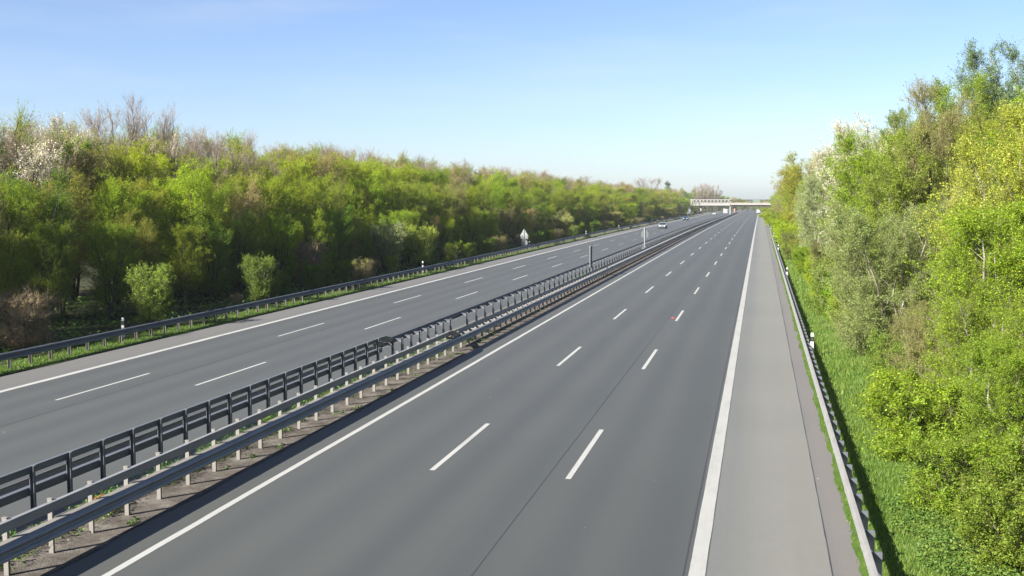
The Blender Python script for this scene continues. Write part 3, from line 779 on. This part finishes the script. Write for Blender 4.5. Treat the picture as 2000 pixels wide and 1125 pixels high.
tree('bush', 'shoot_bush', -35, 99.7, 4.6, 'pale silvery green bush just before the lime bush', 'bush', None, (0.3, 0.34, 0.18), 1.1, 0.02)
tree('bush', 'bush1', -34.8, 190, 4.0, 'round pale olive bush beyond the stacked signs', 'bush', None, (0.33, 0.35, 0.13), 1.4, 0.02)
tree('bush', 'bush1', -35.2, 260, 4.0, 'broad olive brown bush well past the stacked signs', 'bush', None, (0.3, 0.29, 0.1), 2.0, 0.02)
tree('bush', 'bush1', -35.5, 419, 4.3, 'broad yellowish olive bush just before the white mast', 'bush', None, (0.25, 0.25, 0.07), 2.2, 0.02)
tree('blossom_tree', 'blossom1', -47.5, 67.5, 13.6, 'tallest white blossoming tree on the skyline near the picture edge', 'tree', None, (0.48, 0.46, 0.36), 0.7, 0.02)
tree('blossom_tree', 'blossom1', -46.8, 79.5, 13.0, 'cream blossoming tree rising above the fresh green crowns', 'tree', None, (0.5, 0.44, 0.36), 0.7, 0.02)
tree('conifer', 'conifer', -48, 580, 17.4, 'dark green spire-shaped conifer above the far end of the wood', 'tree', None, (0.09, 0.15, 0.06), 1.0, 0.02)
tree('bare_tree', 'bare1', -53, 526, 18.2, 'grey round-headed bare tree on the skyline beside the conifer', 'tree', None, PINK, 1.5, 0.02)
tree('leafing_tree', 'leafy1', -42.5, 474, 11.5, 'bright yellow green tree near the far end of the wood', 'tree', None, (0.34, 0.36, 0.03), 1.5, 0.02)

tree('bare_tree', 'bare1', -52.0, 81.0, 14.6, 'grey pink bare tree poking above the wood just right of the tallest blossom', 'tree', None, PINK, 0.8, 0.02)
tree('bare_tree', 'bare2', -52.0, 87.0, 15.8, 'tallest slender bare tree poking above the wood beside the cream blossom', 'tree', None, PINK, 0.8, 0.02)
# far trees behind the gantry and bridge
for k, (px, h) in enumerate([(-38, 18.5), (-35, 20.5), (-31.5, 18), (-29, 20), (-25.0, 16.5)]):
    tree('bare_tree', 'bare1', px - 6, 800 + 9 * k, h, 'pale grey bare tall tree rising behind the white gantry', 'tree', 'pale bare trees behind the gantry', (0.45, 0.38, 0.30), 1.0)
for k in range(26):
    x = -62 + k * 4.4
    top = np.interp(x, [-62, -44, -22, -8, 12, 50], [17, 15.5, 11.5, 8.5, 8.0, 9])
    tree(*(('leafing_tree', 'leafy3') if k % 3 else ('budding_tree', 'sparse2')), x, 830 + (k * 37) % 70, top * rnd.uniform(.9, 1.08), 'small hazy tree of the distant belt beyond the bridge', 'tree', 'distant trees beyond the bridge', rnd.choice([GREEN, OLIVE, BROWNISH]), 1.6)

# ---- hedge on the near side: named plants
def rt(name, key, x, y, h, label, cat, col, wide=1.0):
    col = ka(col, 0.80)
    return tree(name, key, x, y, h, label, cat, None, col, wide, 0.02)
rt('bush', 'olive', 5.7, 51, 6.4, 'big round olive grey bush of fine twigs beside the grass verge', 'bush', (0.3, 0.385, 0.125), 1.12)
rt('silvery_tree', 'silver', 5.8, 116, 10.0, 'silvery pale green tree with whitish stems at the verge', 'tree', SILVER, 1.0)
rt('blossom_tree', 'blossom2', 9.0, 103, 15.4, 'large white blossoming tree on the hedge skyline', 'tree', (0.7, 0.67, 0.54), 1.05)
rt('blossom_tree', 'blossom2', 8.5, 127, 13.8, 'white blossoming tree sloping down behind the silvery tree', 'tree', (0.66, 0.64, 0.5), 1.05)
rt('blossom_tree', 'blossom2', 9.2, 88, 13.6, 'greenish white blossoming tree behind the bright green maple', 'tree', (0.52, 0.57, 0.36), 0.9)
rt('leafing_tree', 'maple', 7.0, 73, 11.0, 'vivid green maple between the silvery tree and the olive bush', 'tree', (0.260, 0.377, 0.019), 1.0)
rt('leafing_tree', 'maple', 8.0, 63, 10.6, 'yellowish green maple right behind the olive bush', 'tree', (0.247, 0.325, 0.039), 0.9)
rt('bare_tree', 'brown', 9.6, 62.5, 13.2, 'pinkish brown twiggy tree below the tall green spire', 'tree', (0.36, 0.32, 0.13), 0.9)
rt('leafing_tree', 'spire', 12, 72, 15.0, 'tall green pointed tree on the hedge skyline', 'tree', (0.247, 0.351, 0.039), 0.95)
rt('leafing_tree', 'spire', 12.0, 97, 15.0, 'slim green pointed tree behind the pinkish brown tree', 'tree', (0.260, 0.325, 0.065), 0.95)
rt('willow', 'willow', 15.3, 75.5, 17.2, 'tall loose bluish green tree in the upper corner of the picture', 'tree', (0.2, 0.29, 0.15), 0.95)
rt('maple', 'maple', 9.2, 42, 10.4, 'tall yellow flowering maple at the picture edge', 'tree', (0.4, 0.44, 0.06), 0.85)
rt('maple', 'maple', 8.6, 48, 8.3, 'pale yellow maple clump above the olive bush', 'tree', (0.5, 0.51, 0.15), 0.5)
rt('bush', 'lime', 7.5, 36, 6.8, 'tall lime green bush with pale stems under the yellow maple', 'bush', (0.273, 0.390, 0.023), 1.0)
rt('bush', 'lime2', 6.1, 31, 4.8, 'loose lime green bush with bare pale branches showing through', 'bush', (0.260, 0.358, 0.026), 1.0)
rt('bush', 'lime', 5.9, 26.5, 3.8, 'bright green bush in the lower picture corner', 'bush', (0.234, 0.351, 0.023), 1.0)
rt('bush', 'lime2', 7.2, 22, 5.2, 'lime green bush partly outside the picture at its lower edge', 'bush', (0.247, 0.351, 0.026), 1.0)
rt('bush', 'olive', 5.3, 36, 3.6, 'small brownish twiggy bush in front of the tall lime bush', 'bush', (0.3, 0.3, 0.1), 0.9)
rt('bush', 'low_green', 4.6, 31, 2.4, 'low yellow green bush at the edge of the brambles', 'bush', (0.260, 0.364, 0.026), 1.1)
rt('bush', 'low_green', 4.5, 25.5, 1.9, 'low green bush among brambles near the lower edge', 'bush', (0.221, 0.325, 0.026), 1.1)
rt('bush', 'low_green', 5.0, 21.8, 1.8, 'lowest green bush by the brambles, touching the lower picture edge', 'bush', (0.20, 0.28, 0.03), 1.1)
rt('bush', 'low_green', 4.5, 35.5, 1.7, 'small yellowish green bush leaning over the grass before the brownish twiggy bush', 'bush', (0.24, 0.31, 0.03), 1.0)
rt('bush', 'low_green', 5.2, 41, 2.0, 'low green bush at the foot of the olive bush', 'bush', (0.195, 0.286, 0.039), 1.0)
rt('bush', 'olive', 5.0, 57, 3.4, 'brown and olive bush on the verge just past the big olive bush', 'bush', (0.234, 0.260, 0.078), 0.9)
rt('bush', 'low_green', 4.9, 68, 3.0, 'green bush on the verge below the vivid maple', 'bush', (0.195, 0.286, 0.039), 1.1)
rt('bush', 'olive', 5.0, 82, 3.8, 'olive bush on the verge before the silvery tree', 'bush', (0.247, 0.260, 0.078), 0.9)
rt('bush', 'low_green', 4.7, 128, 3.0, 'dull green bush just past the silvery tree', 'bush', (0.208, 0.247, 0.065), 1.2)
rt('bush', 'bush2', 4.4, 150, 2.6, 'pale tan bush at the verge beyond the silvery tree', 'bush', (0.468, 0.390, 0.260), 1.0)
rt('bush', 'bush1', 3.9, 258, 2.2, 'small yellow flowering shrub by the far verge rail', 'bush', (0.600, 0.624, 0.026), 1.0)
rt('leafing_tree', 'leafy3', 8.0, 211, 15.2, 'yellow green tree on the far part of the near hedge', 'tree', (0.42, 0.42, 0.03), 1.35)
rt('bare_tree', 'brown', 9.0, 175, 14.2, 'brown olive tree between blossom and yellow green tree', 'tree', (0.33, 0.3, 0.07), 1.2)
rt('bare_tree', 'brown', 8.0, 290, 14.5, 'brownish pink tree where the hedge meets the bridge', 'tree', (0.390, 0.286, 0.169), 1.5)
rt('bare_tree', 'brown', 9.0, 345, 15.0, 'brown tree just before the hedge meets the bridge', 'tree', (0.364, 0.273, 0.169), 1.6)
rt('bare_tree', 'bare2', 13.5, 158, 15.5, 'thin bare grey tree poking above the far hedge skyline', 'tree', PINK, 1.0)
rt('bare_tree', 'bare2', 14.5, 235, 18.0, 'slender bare tree standing above the hedge near the bridge', 'tree', PINK, 1.0)
# filling of the hedge
y = 14.0
while y < 640:
    f = 1.0 if y < 120 else (2.0 if y < 280 else 4.6)
    for x, h0, h1, grp, row in ((12.0, 11.0, 12.4, 0, 'behind the front plants of the hedge'), (16.5, 12.0, 13.6, 1, 'at the back of the hedge')):
        key, col = rnd.choice([('leafy3', GREEN), ('leafy1', LIME), ('leafy2', LIME), ('sparse1', OLIVE)])
        nm = 'leafing_tree' if key.startswith('leafy') else 'budding_tree'
        d = 'green leafing tree' if nm == 'leafing_tree' else 'thin olive brown tree'
        tree(nm, key, x + rnd.uniform(-.8, .8), y + rnd.uniform(-1, 1), rnd.uniform(h0, h1), f'{d} {row} {"before the white blossom" if y < 95 else "beyond the white blossom"}', 'tree', f'{d}s filling the hedge', col, 1.1 * (1 if f == 1 else (1.4 if f < 3 else 1.8)))
    if y > 52:
        key, col = rnd.choice([('low_green', GREEN), ('low_green', LIME), ('olive', OLIVE), ('bush1', MOSS)])
        tree('bush', key, (5.3 if y > 135 else 4.9) + rnd.uniform(-.4, .4), y, rnd.uniform(1.8, 2.8) * (1.3 if y > 135 else 1), 'low bush lining the verge ' + ('between the big olive bush and the silvery tree' if y < 116 else ('between the silvery tree and the yellow shrub' if y < 258 else 'beyond the yellow shrub near the bridge')), 'bush', 'bushes lining the verge', col, 1.0 * f**0.5)
    if y > 135:
        key, col = rnd.choice([('leafy3', LIME), ('brown', BROWNISH), ('leafy1', GREEN)])
        tree('leafing_tree' if key != 'brown' else 'budding_tree', key, 8.4 + rnd.uniform(-.6, .6), y + 2, rnd.uniform(8.5, 11) , ('green leafing tree' if key != 'brown' else 'brown olive tree') + ' in the far hedge front', 'tree', 'front trees of the far hedge', col, 1.2)
    y += 5.2 * f

# distant woodland that reads as one mass
def wood_mass(name, boxes, col, seed, leaf=0.9):
    rg = np.random.default_rng(seed); m = MB()
    for x0, x1, y0, y1, h, n in boxes:
        c = np.stack([rg.uniform(x0, x1, n), rg.uniform(y0, y1, n), np.zeros(n)], 1)
        hh = h * (0.75 + 0.25 * np.sin(c[:, 0] * 0.21 + seed) * np.sin(c[:, 1] * 0.17 + 2))
        c[:, 2] = zr(c[:, 1]) + hh * rg.uniform(0, 1, n) ** 0.55
        leaves(m, c, leaf, rg, 0, 0.3, 0.8)
    o = m.build(name, M['leaf']); o.color = (*col, 1); return tag(o, 'hazy far-off woodland beyond the bridge, reading as one low green band', 'woodland', kind='stuff')
wood_mass('distant_wood', [(-420, 260, 1000, 1090, 8.5, 26000), (-420, -40, 900, 960, 12, 12000), (-260, -66, 640, 700, 15, 9000), (12, 90, 640, 900, 12, 7000)], (0.12, 0.15, 0.04), 7)

# ------------------------------------------------------------------ grass, ground cover, weeds
def blades(m, x, y, z, h, w, rg, lean=0.45):
    n = len(x); az = rg.uniform(0, 6.283, n); c, s = np.cos(az), np.sin(az)
    hh = h * rg.uniform(0.5, 1.3, n); L = hh * lean * rg.uniform(0.2, 1.5, n); la = rg.uniform(0, 6.283, n)
    b = np.stack([x, y, z], 1); o = np.stack([c * w / 2, s * w / 2, 0 * c], 1)
    tip = b + np.stack([np.cos(la) * L, np.sin(la) * L, hh], 1)
    V = np.stack([b - o, b + o, tip], 1).reshape(-1, 3)
    m.add(V, np.arange(3 * n).reshape(n, 3))
rg = np.random.default_rng(77)
def scatter(x0, x1, y0, y1, n, power=1.0):
    return rg.uniform(x0, x1, n), y0 + (y1 - y0) * rg.uniform(0, 1, n) ** power
m = MB()
for x0, x1, y0, y1, n, h, w in ((2.42, 4.7, 12, 40, 30000, .15, .02), (2.42, 5.0, 40, 75, 22000, .17, .032), (2.42, 5.2, 75, 160, 20000, .2, .07), (2.42, 5.2, 160, 420, 12000, .24, .2)):
    x, y = scatter(x0, x1, y0, y1, n)
    tall = 0.6 + 0.9 * (0.5 + 0.5 * np.sin(x * 2.3 + 0.7 * np.sin(y * 0.6)) * np.sin(y * 0.9 + x))
    blades(m, x, y, zr(y), h * tall, w, rg)
x, y = scatter(1.97, 2.4, 12, 110, 9000); k = rg.uniform(0, 1, 9000) < 0.35 + 0.5 * np.sin(y * 0.8) * np.sin(y * 0.23 + 1)
blades(m, x[k], y[k], zr(y[k]), 0.08, 0.022, rg)
tag(m.build('grass', M['blade']), 'bright green grass on the verge beside the pale rail', 'grass', kind='stuff')
m = MB()
for y0, y1, n, w in ((18, 80, 22000, .03), (80, 180, 12000, .07), (180, 420, 6000, .2)):
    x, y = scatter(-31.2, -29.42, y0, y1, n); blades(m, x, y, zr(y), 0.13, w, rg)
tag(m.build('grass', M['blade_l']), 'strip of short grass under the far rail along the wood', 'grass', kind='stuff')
# bramble carpet on the lower verge
m = MB()
n = 100000; x = 2.9 + 3.6 * rg.uniform(0, 1, n); y = 11 + 26 * rg.uniform(0, 1, n)
edge = 3.25 + 0.5 * np.sin(y * 0.7) + 0.35 * np.sin(y * 1.9 + 1) + np.clip((y - 27) * 0.16, 0, 3)
k = x > edge; x, y = x[k], y[k]
bump = 0.10 + 0.30 * (0.5 + 0.5 * np.sin(x * 3.1 + np.sin(y * 1.3)) * np.sin(y * 2.0 + x)) * np.clip((x - 2.9) * 1.2, 0.2, 1)
c = np.stack([x, y, bump * rg.uniform(0.3, 1.1, len(x)) + 0.02], 1)
leaves(m, c, 0.055, rg, 0, 0.9, 0.75)
tag(m.build('brambles', M['bramble']), 'dark green bramble and nettle carpet spreading over the lower verge', 'ground cover', kind='stuff')
# undergrowth under the long wood
m = MB()
n = 46000; x = rg.uniform(-46, -31.4, n); y = 30 + 330 * rg.uniform(0, 1, n) ** 1.7
c = np.stack([x, y, zr(y) + 0.55 * rg.uniform(0, 1, n) * (0.5 + 0.5 * np.sin(x * 1.1) * np.sin(y * 0.7))], 1)
leaves(m, c, 0.17, rg, 0, 0.8, 0.75)
tag(m.build('undergrowth', M['weed']), 'dark tangled undergrowth on the floor of the long wood', 'undergrowth', kind='stuff')
# weeds in the median
m = MB()
def clump(x, y, n, r, h):
    c = np.stack([x + rg.normal(0, r, n), y + rg.normal(0, r * 1.6, n), np.abs(rg.normal(0.4, 0.35, n)) * h + 0.015], 1)
    c[:, 2] += zr(c[:, 1]); leaves(m, c, 0.075, rg, 0, 0.8, 0.6)
    k = n // 3; bx = x + rg.normal(0, r, k); by = y + rg.normal(0, r * 1.6, k); blades(m, bx, by, zr(by), h * 1.1, 0.016, rg, 0.7)
for y in np.arange(13, 60, 0.42):
    if rnd.random() < 0.80: clump(-14.45 + rnd.uniform(-.4, .3), y + rnd.uniform(-.3, .3), rnd.randint(60, 230), rnd.uniform(.10, .22), rnd.uniform(.2, .5))
for y in np.arange(60, 240, 1.1):
    if rnd.random() < 0.75: clump(-14.7 + rnd.uniform(-.5, .5), y, rnd.randint(30, 80), rnd.uniform(.15, .3), rnd.uniform(.15, .4))
for y in np.arange(14, 70, 1.3):
    if rnd.random() < 0.6: clump(-13.35 + rnd.uniform(-.2, .25), y + rnd.uniform(-.6, .6), rnd.randint(8, 40), rnd.uniform(.04, .09), rnd.uniform(.04, .12))
tag(m.build('median_weeds', M['weed']), 'green weeds and grass tufts growing between the median rails', 'weeds', kind='stuff')

# ------------------------------------------------------------------ gantry, bridge, mast
YG = 575.0; zg = zf(YG)
r = empty('sign_gantry', (-25, YG, zg)); tag(r, 'white steel truss sign gantry spanning the oncoming carriageway', 'gantry')
GT, GB, XL, XR = 7.75, 5.0, -10.0, 9.9
m = MB()
for yy in (-0.7, 0.7):
    for z in (GT, GB): m.bar((XL, yy, z), (XR, yy, z), 0.34)
    nb = 11; xsn = np.linspace(XL, XR, nb + 1)
    for k in range(nb):
        m.bar((xsn[k], yy, GB), ((xsn[k] + xsn[k+1]) / 2, yy, GT), 0.22); m.bar(((xsn[k] + xsn[k+1]) / 2, yy, GT), (xsn[k+1], yy, GB), 0.22)
for x in np.linspace(XL, XR, 12):
    m.bar((x, -0.7, GT), (x, 0.7, GT), 0.12); m.bar((x, -0.7, GB), (x, 0.7, GB), 0.12)
m.build('truss', M['gantry'], r)
for x in (XL, XR):
    m = MB(); m.box((x, 0, GT/2 + 0.2), (0.5, 0.62, GT + 0.6)); m.box((x, 0, 0.15), (1.0, 1.1, 0.5)); m.build('leg', M['gantry'], r)
for x, w in ((XL + 2.0, 1.3), (XL + 3.9, 1.3)):
    m = MB(); m.box((x, 1.05, GB + 0.35), (w, 0.12, 1.5)); m.bar((x, 0.7, GB + 0.2), (x, 1.0, GB + 0.2), 0.1); m.build('sign_panel', M['white'], r)

YB = 680.0; zb = zf(YB)
r = empty('road_bridge', (-18, YB, zb)); tag(r, 'pale concrete road bridge crossing the motorway in the distance', 'bridge')
W = 12.0; XA, XB = -40.0, 40.0
m = MB(); m.box((0, 0, 4.62), (XB - XA, W - 1.6, 0.92)); m.box((0, -W/2 + 0.55, 4.58), (XB - XA, 0.5, 0.94)); m.box((0, W/2 - 0.55, 4.58), (XB - XA, 0.5, 0.94))
m.build('girder', M['soffit'], r)
m = MB(); m.box((0, 0, 5.16), (XB - XA, W - 0.6, 0.12))
for s in (-1, 1): m.box((0, s * (W/2 - 0.1), 5.21), (XB - XA, 0.4, 0.30))
m.build('deck', M['concrete_w'], r)
for s in (-1, 1):
    m = MB()
    m.box((0, s * (W/2 - 0.1), 5.80), (XB - XA, 0.06, 0.80)); m.box((0, s * (W/2 - 0.1), 6.36), (XB - XA, 0.14, 0.10))
    for x in np.arange(XA + 0.5, XB, 2.0): m.box((x, s * (W/2 - 0.1), 5.87), (0.12, 0.16, 1.05))
    m.build('parapet', M['beige'], r)
for x, mt, yy in ((2.9, 'brick', -3.6), (2.9, 'brick', 0.0), (2.9, 'brick', 3.6), (-17.3, 'concrete', -3.6), (-17.3, 'concrete', 0), (-17.3, 'concrete', 3.6), (-3.3, 'concrete_w', -3.6), (24, 'concrete', 0)):
    m = MB(); m.box((x, yy, 2.0), (0.95, 1.3, 4.2)); m.box((x, yy, 4.05), (1.2, 2.0, 0.2)); m.build('pier', M[mt], r)

YM = 520.0
r = empty('roadside_mast', (-32.5, YM, zf(YM))); tag(r, 'white roadside mast with grey box and slanted top panel before the gantry', 'mast')
m = MB()
for s in (-.75, .75): m.cyl((s, 0, -0.2), (s * 0.75, 0, 3.2), 0.14, n=8)
m.cyl((0, 0, 2.6), (0, 0, 4.3), 0.12, n=8); m.build('frame', M['gantry'], r)
m = MB(); m.box((0.15, -0.2, 2.05), (1.15, 0.5, 2.2)); m.build('cabinet', M['panel_blue'], r)
m = MB(); m.bar((-0.35, 0, 4.1), (1.5, 0, 5.5), 0.9, 0.09); m.build('solar_panel', M['sign_back'], r)
r = empty('equipment_cabinet', (-33.4, 548.0, zf(562))); tag(r, 'low white equipment cabinet beside the gantry leg', 'cabinet')
m = MB(); m.box((0, 0, 0.65), (1.5, 0.6, 1.3)); m.box((0, 0, 1.33), (1.62, 0.72, 0.07)); m.build('housing', M['gantry'], r)
m = MB(); m.box((0, -0.315, 0.65), (1.3, 0.03, 1.1)); m.build('door', M['sign_back'], r)

# ------------------------------------------------------------------ vehicles
WHEEL = None
def wheel_mesh(rad=0.32, w=0.21):
    m = MB(); m.cyl((-w/2, 0, 0), (w/2, 0, 0), rad, n=20, mat=0, smooth=False); t = m.mesh('wheel', M['tyre'])
    m = MB()
    m.cyl((-w/2 - 0.008, 0, 0), (w/2 + 0.008, 0, 0), rad * 0.62, n=16, mat=0, smooth=False); q = m.mesh('rim', M['rim'])
    return t, q
WT, WR_ = wheel_mesh()
def rr(hw, z0, z1, y, r=0.1, n=3):
    """rounded cross-section at station y"""
    out = []
    for cx, cz, a0 in ((hw - r, z1 - r, 0), (-hw + r, z1 - r, 90), (-hw + r, z0 + r, 180), (hw - r, z0 + r, 270)):
        for k in range(n + 1):
            a = R(a0 + 90 * k / n); out.append((cx + r * math.cos(a), y, cz + r * math.sin(a)))
    return out
def car(x, y, rz, paint, label, estate=False, group=None):
    """length along local y, front at -y"""
    c = empty('car', (x, y, zf(y) + 0.004), rz); tag(c, label, 'car', group)
    m = MB()
    m.loft([rr(.62, .38, .62, -2.12, .08), rr(.78, .28, .74, -2.0, .12), rr(.86, .24, .84, -1.5, .14), rr(.88, .22, .95, -0.85, .14), rr(.89, .22, .98, 0.3, .14),
            rr(.88, .24, .98, 1.4, .14), rr(.84, .28, .96, 1.95, .14), rr(.72, .40, .80, 2.12, .1)], smooth=True)
    m.build('body', M[paint], c)
    back = 1.9 if estate else 1.55
    m = MB()
    m.loft([[(-.76, -0.98, .93), (.76, -0.98, .93), (.74, -0.96, .95), (-.74, -0.96, .95)], [(-.70, -0.45, .94), (.70, -0.45, .94), (.62, -0.30, 1.36), (-.62, -0.30, 1.36)],
            [(-.74, 0.5, .95), (.74, 0.5, .95), (.60, 0.45, 1.42), (-.60, 0.45, 1.42)], [(-.72, back - .4, .95), (.72, back - .4, .95), (.58, back - .6, 1.38), (-.58, back - .6, 1.38)],
            [(-.66, back, .95), (.66, back, .95), (.62, back - .03, .98), (-.62, back - .03, .98)]])
    m.build('windows', M['glass'], c)
    m = MB(); m.loft([rr(.60, 1.36, 1.42, -0.28, .025), rr(.62, 1.40, 1.475, 0.2, .03), rr(.60, 1.38, 1.45, back - .62, .03)], smooth=True)
    for s in (-1, 1):
        m.bar((s*.76, -0.95, .94), (s*.61, -0.28, 1.40), 0.06); m.bar((s*.73, 0.5, .95), (s*.60, 0.45, 1.42), 0.06); m.bar((s*.66, back, .96), (s*.59, back - .6, 1.41), 0.07)
    m.build('roof', M[paint], c)
    for s in (-1, 1):
        m = MB(); m.loft([rr(.15, .60, .74, -2.10, .03), rr(.17, .60, .76, -1.93, .03)]); o = m.build('headlight', M['lamp'], c); o.location = (s * .56, 0, 0)
        m = MB(); m.box((0, 0, 0), (.26, .06, .16)); o = m.build('tail_light', M['red_lamp'], c); o.location = (s * .6, 2.06, .76)
        m = MB(); m.box((0, 0, 0), (.16, .08, .12)); o = m.build('mirror', M[paint], c); o.location = (s * .94, -0.62, 1.0)
    m = MB(); m.box((0, -2.11, .42), (1.0, .05, .13)); m.build('grille', M['black'], c)
    for sx in (-1, 1):
        for yy in (-1.35, 1.32):
            w = link('wheel', WT, c); w.location = (sx * .79, yy, .32); q = link('rim', WR_, w)
    return c
car(-22.55, 262.0, 0, 'car_silver', 'silver grey car with bright headlights coming along the middle lane', True)
car(-25.3, 386.0, 0, 'car_blue', 'dark blue car following behind the silver one in the outer lane')
car(-22.6, 566.0, 0, 'car_white', 'small white car coming out from under the gantry')
def box_truck(x, y, rz, label, cabmat, boxmat, L=6.5, h=3.2, w=2.2):
    c = empty('box_truck', (x, y, zf(y) + 0.004), rz); tag(c, label, 'truck')
    m = MB(); m.loft([rr(w/2 - .1, .45, 1.5, -L/2, .1), rr(w/2 - .02, .4, 1.7, -L/2 + .25, .12), rr(w/2 - .05, .4, 2.35, -L/2 + .8, .12), rr(w/2 - .05, .4, 2.4, -L/2 + 1.8, .12)], smooth=True); m.build('cab', M[cabmat], c)
    m = MB(); m.loft([[(-w/2 + .2, -L/2 + .2, 1.5), (w/2 - .2, -L/2 + .2, 1.5), (w/2 - .2, -L/2 + .24, 1.55), (-w/2 + .2, -L/2 + .24, 1.55)], [(-w/2 + .2, -L/2 + .66, 2.18), (w/2 - .2, -L/2 + .66, 2.18), (w/2 - .2, -L/2 + .9, 2.2), (-w/2 + .2, -L/2 + .9, 2.2)]]); m.build('windscreen', M['glass'], c)
    m = MB(); m.loft([rr(w/2, .95, h, -L/2 + 1.9, .04), rr(w/2, .95, h, L/2, .04)]); m.build('cargo_box', M[boxmat], c)
    m = MB(); m.box((0, .6, .72), (.9, L - 1.6, .25)); m.box((0, L/2 - .1, .6), (w - .2, .12, .18)); m.build('chassis', M['black'], c)
    for s in (-1, 1):
        m = MB(); m.box((0, 0, 0), (.3, .06, .2)); o = m.build('headlight', M['lamp'], c); o.location = (s * .75, -L/2 - .0, .8)
        m = MB(); m.box((0, 0, 0), (.25, .06, .2)); o = m.build('tail_light', M['red_lamp'], c); o.location = (s * .8, L/2 + .03, .75)
        for yy in (-L/2 + 1.0, L/2 - 1.4):
            wl = link('wheel', WT, c); wl.location = (s * (w/2 - .2), yy, .42); wl.scale = (1.2, 1.3, 1.3); link('rim', WR_, wl)
    return c
box_truck(-18.9, 632.0, 0, 'white box truck facing the camera behind the gantry leg', 'car_white', 'car_white', 6, 2.7, 1.9)
box_truck(-1.0, 610.0, math.pi, 'white van-like truck driving away on the right under the bridge', 'car_white', 'car_white', 5.4, 2.6, 1.7)
tk = box_truck(-3.2, 676.6, math.pi / 2, 'truck with dark cab and pale green body crossing the bridge', 'cab', 'tarp', 6.2, 2.9, 2.3)
tk.location.z = zb + 5.23; tk.rotation_euler = (0, 0, -math.pi / 2)

# ------------------------------------------------------------------ haze
m = MB(); m.box((0, 0, 0), (1, 1, 1))
mh, nt, out = new_mat('air_haze')
vol = nt.nodes.new('ShaderNodeVolumePrincipled'); vol.inputs['Color'].default_value = (0.86, 0.93, 1.0, 1)
vol.inputs['Density'].default_value = 0.00011; vol.inputs['Anisotropy'].default_value = 0.2
nt.links.new(vol.outputs[0], out.inputs['Volume'])
hz = m.build('haze', mh); hz.location = (0, 700, 8.5); hz.scale = (1300, 1640, 35); tag(hz, kind='stuff')
hz['label'] = 'thin pale air haze over the whole motorway'; hz['category'] = 'haze'

# ------------------------------------------------------------------ camera
F = 2130.0; th = math.atan((562.5 - 386.0) / F); psi = math.atan(485.0 * math.cos(th) / F)
cam = bpy.data.cameras.new('camera'); co = bpy.data.objects.new('camera', cam); C.objects.link(co)
co.location = (0, 0, 7.1); co.rotation_euler = (math.pi / 2 - th, 0, psi)
cam.sensor_width = 36.0; cam.lens = F / 2000 * 36; cam.clip_end = 20000; cam.clip_start = 0.1
SC.camera = co

# ------------------------------------------------------------------ light
EL, AZ = R(32), math.atan2(-0.65, -0.76)          # the sun stands behind the camera, to its left
sd = np.array([math.sin(AZ) * math.cos(EL), math.cos(AZ) * math.cos(EL), math.sin(EL)])
sun = bpy.data.lights.new('sun', 'SUN'); sun.energy = 5.0; sun.angle = R(0.5); sun.color = (1.0, 0.955, 0.87)
so = bpy.data.objects.new('sun', sun); C.objects.link(so)
from mathutils import Vector
so.rotation_euler = Vector(tuple(sd)).to_track_quat('Z', 'Y').to_euler(); so.location = (-60, -60, 80)
w = bpy.data.worlds.new('World'); SC.world = w; w.use_nodes = True
nt = w.node_tree; nt.nodes.clear()
wo = nt.nodes.new('ShaderNodeOutputWorld'); bg = nt.nodes.new('ShaderNodeBackground')
sky = nt.nodes.new('ShaderNodeTexSky'); sky.sky_type = 'NISHITA'; sky.sun_disc = False
sky.sun_elevation = EL; sky.sun_rotation = AZ; sky.altitude = 0; sky.air_density = 0.8; sky.dust_density = 0.7; sky.ozone_density = 1.7
bg.inputs[1].default_value = 0.0520
tint = nt.nodes.new('ShaderNodeMix'); tint.data_type = 'RGBA'; tint.blend_type = 'MULTIPLY'      # the camera's cool white balance
tint.inputs[0].default_value = 1.0; tint.inputs[7].default_value = (0.815, 0.836, 0.952, 1)
nt.links.new(sky.outputs[0], tint.inputs[6]); tcw = nt.nodes.new('ShaderNodeTexCoord'); mpw = nt.nodes.new('ShaderNodeMapping'); mpw.inputs['Scale'].default_value = (1.0, 1.0, 7.0)
nt.links.new(tcw.outputs['Generated'], mpw.inputs['Vector'])
cir = ramp(nt, [(0.50, (0, 0, 0)), (0.78, (1, 1, 1))])                                       # thin cirrus veils
nt.links.new(noise(nt, mpw.outputs[0], 3.3, 6, 0.55), cir.inputs[0])
wisp = nt.nodes.new('ShaderNodeMix'); wisp.data_type = 'RGBA'; wisp.inputs[7].default_value = (4.6, 4.9, 5.1, 1)
nt.links.new(math_(nt, 'MULTIPLY', cir.outputs[0], 0.20), wisp.inputs[0]); nt.links.new(tint.outputs[2], wisp.inputs[6])
nt.links.new(wisp.outputs[2], bg.inputs[0]); nt.links.new(bg.outputs[0], wo.inputs[0])

SC.view_settings.view_transform = 'Standard'; SC.view_settings.look = 'None'
SC.view_settings.exposure = 1.92; SC.view_settings.gamma = 1.0
SC.render.engine = 'CYCLES'
SC.cycles.max_bounces = 8; SC.cycles.transparent_max_bounces = 8; SC.cycles.volume_bounces = 1
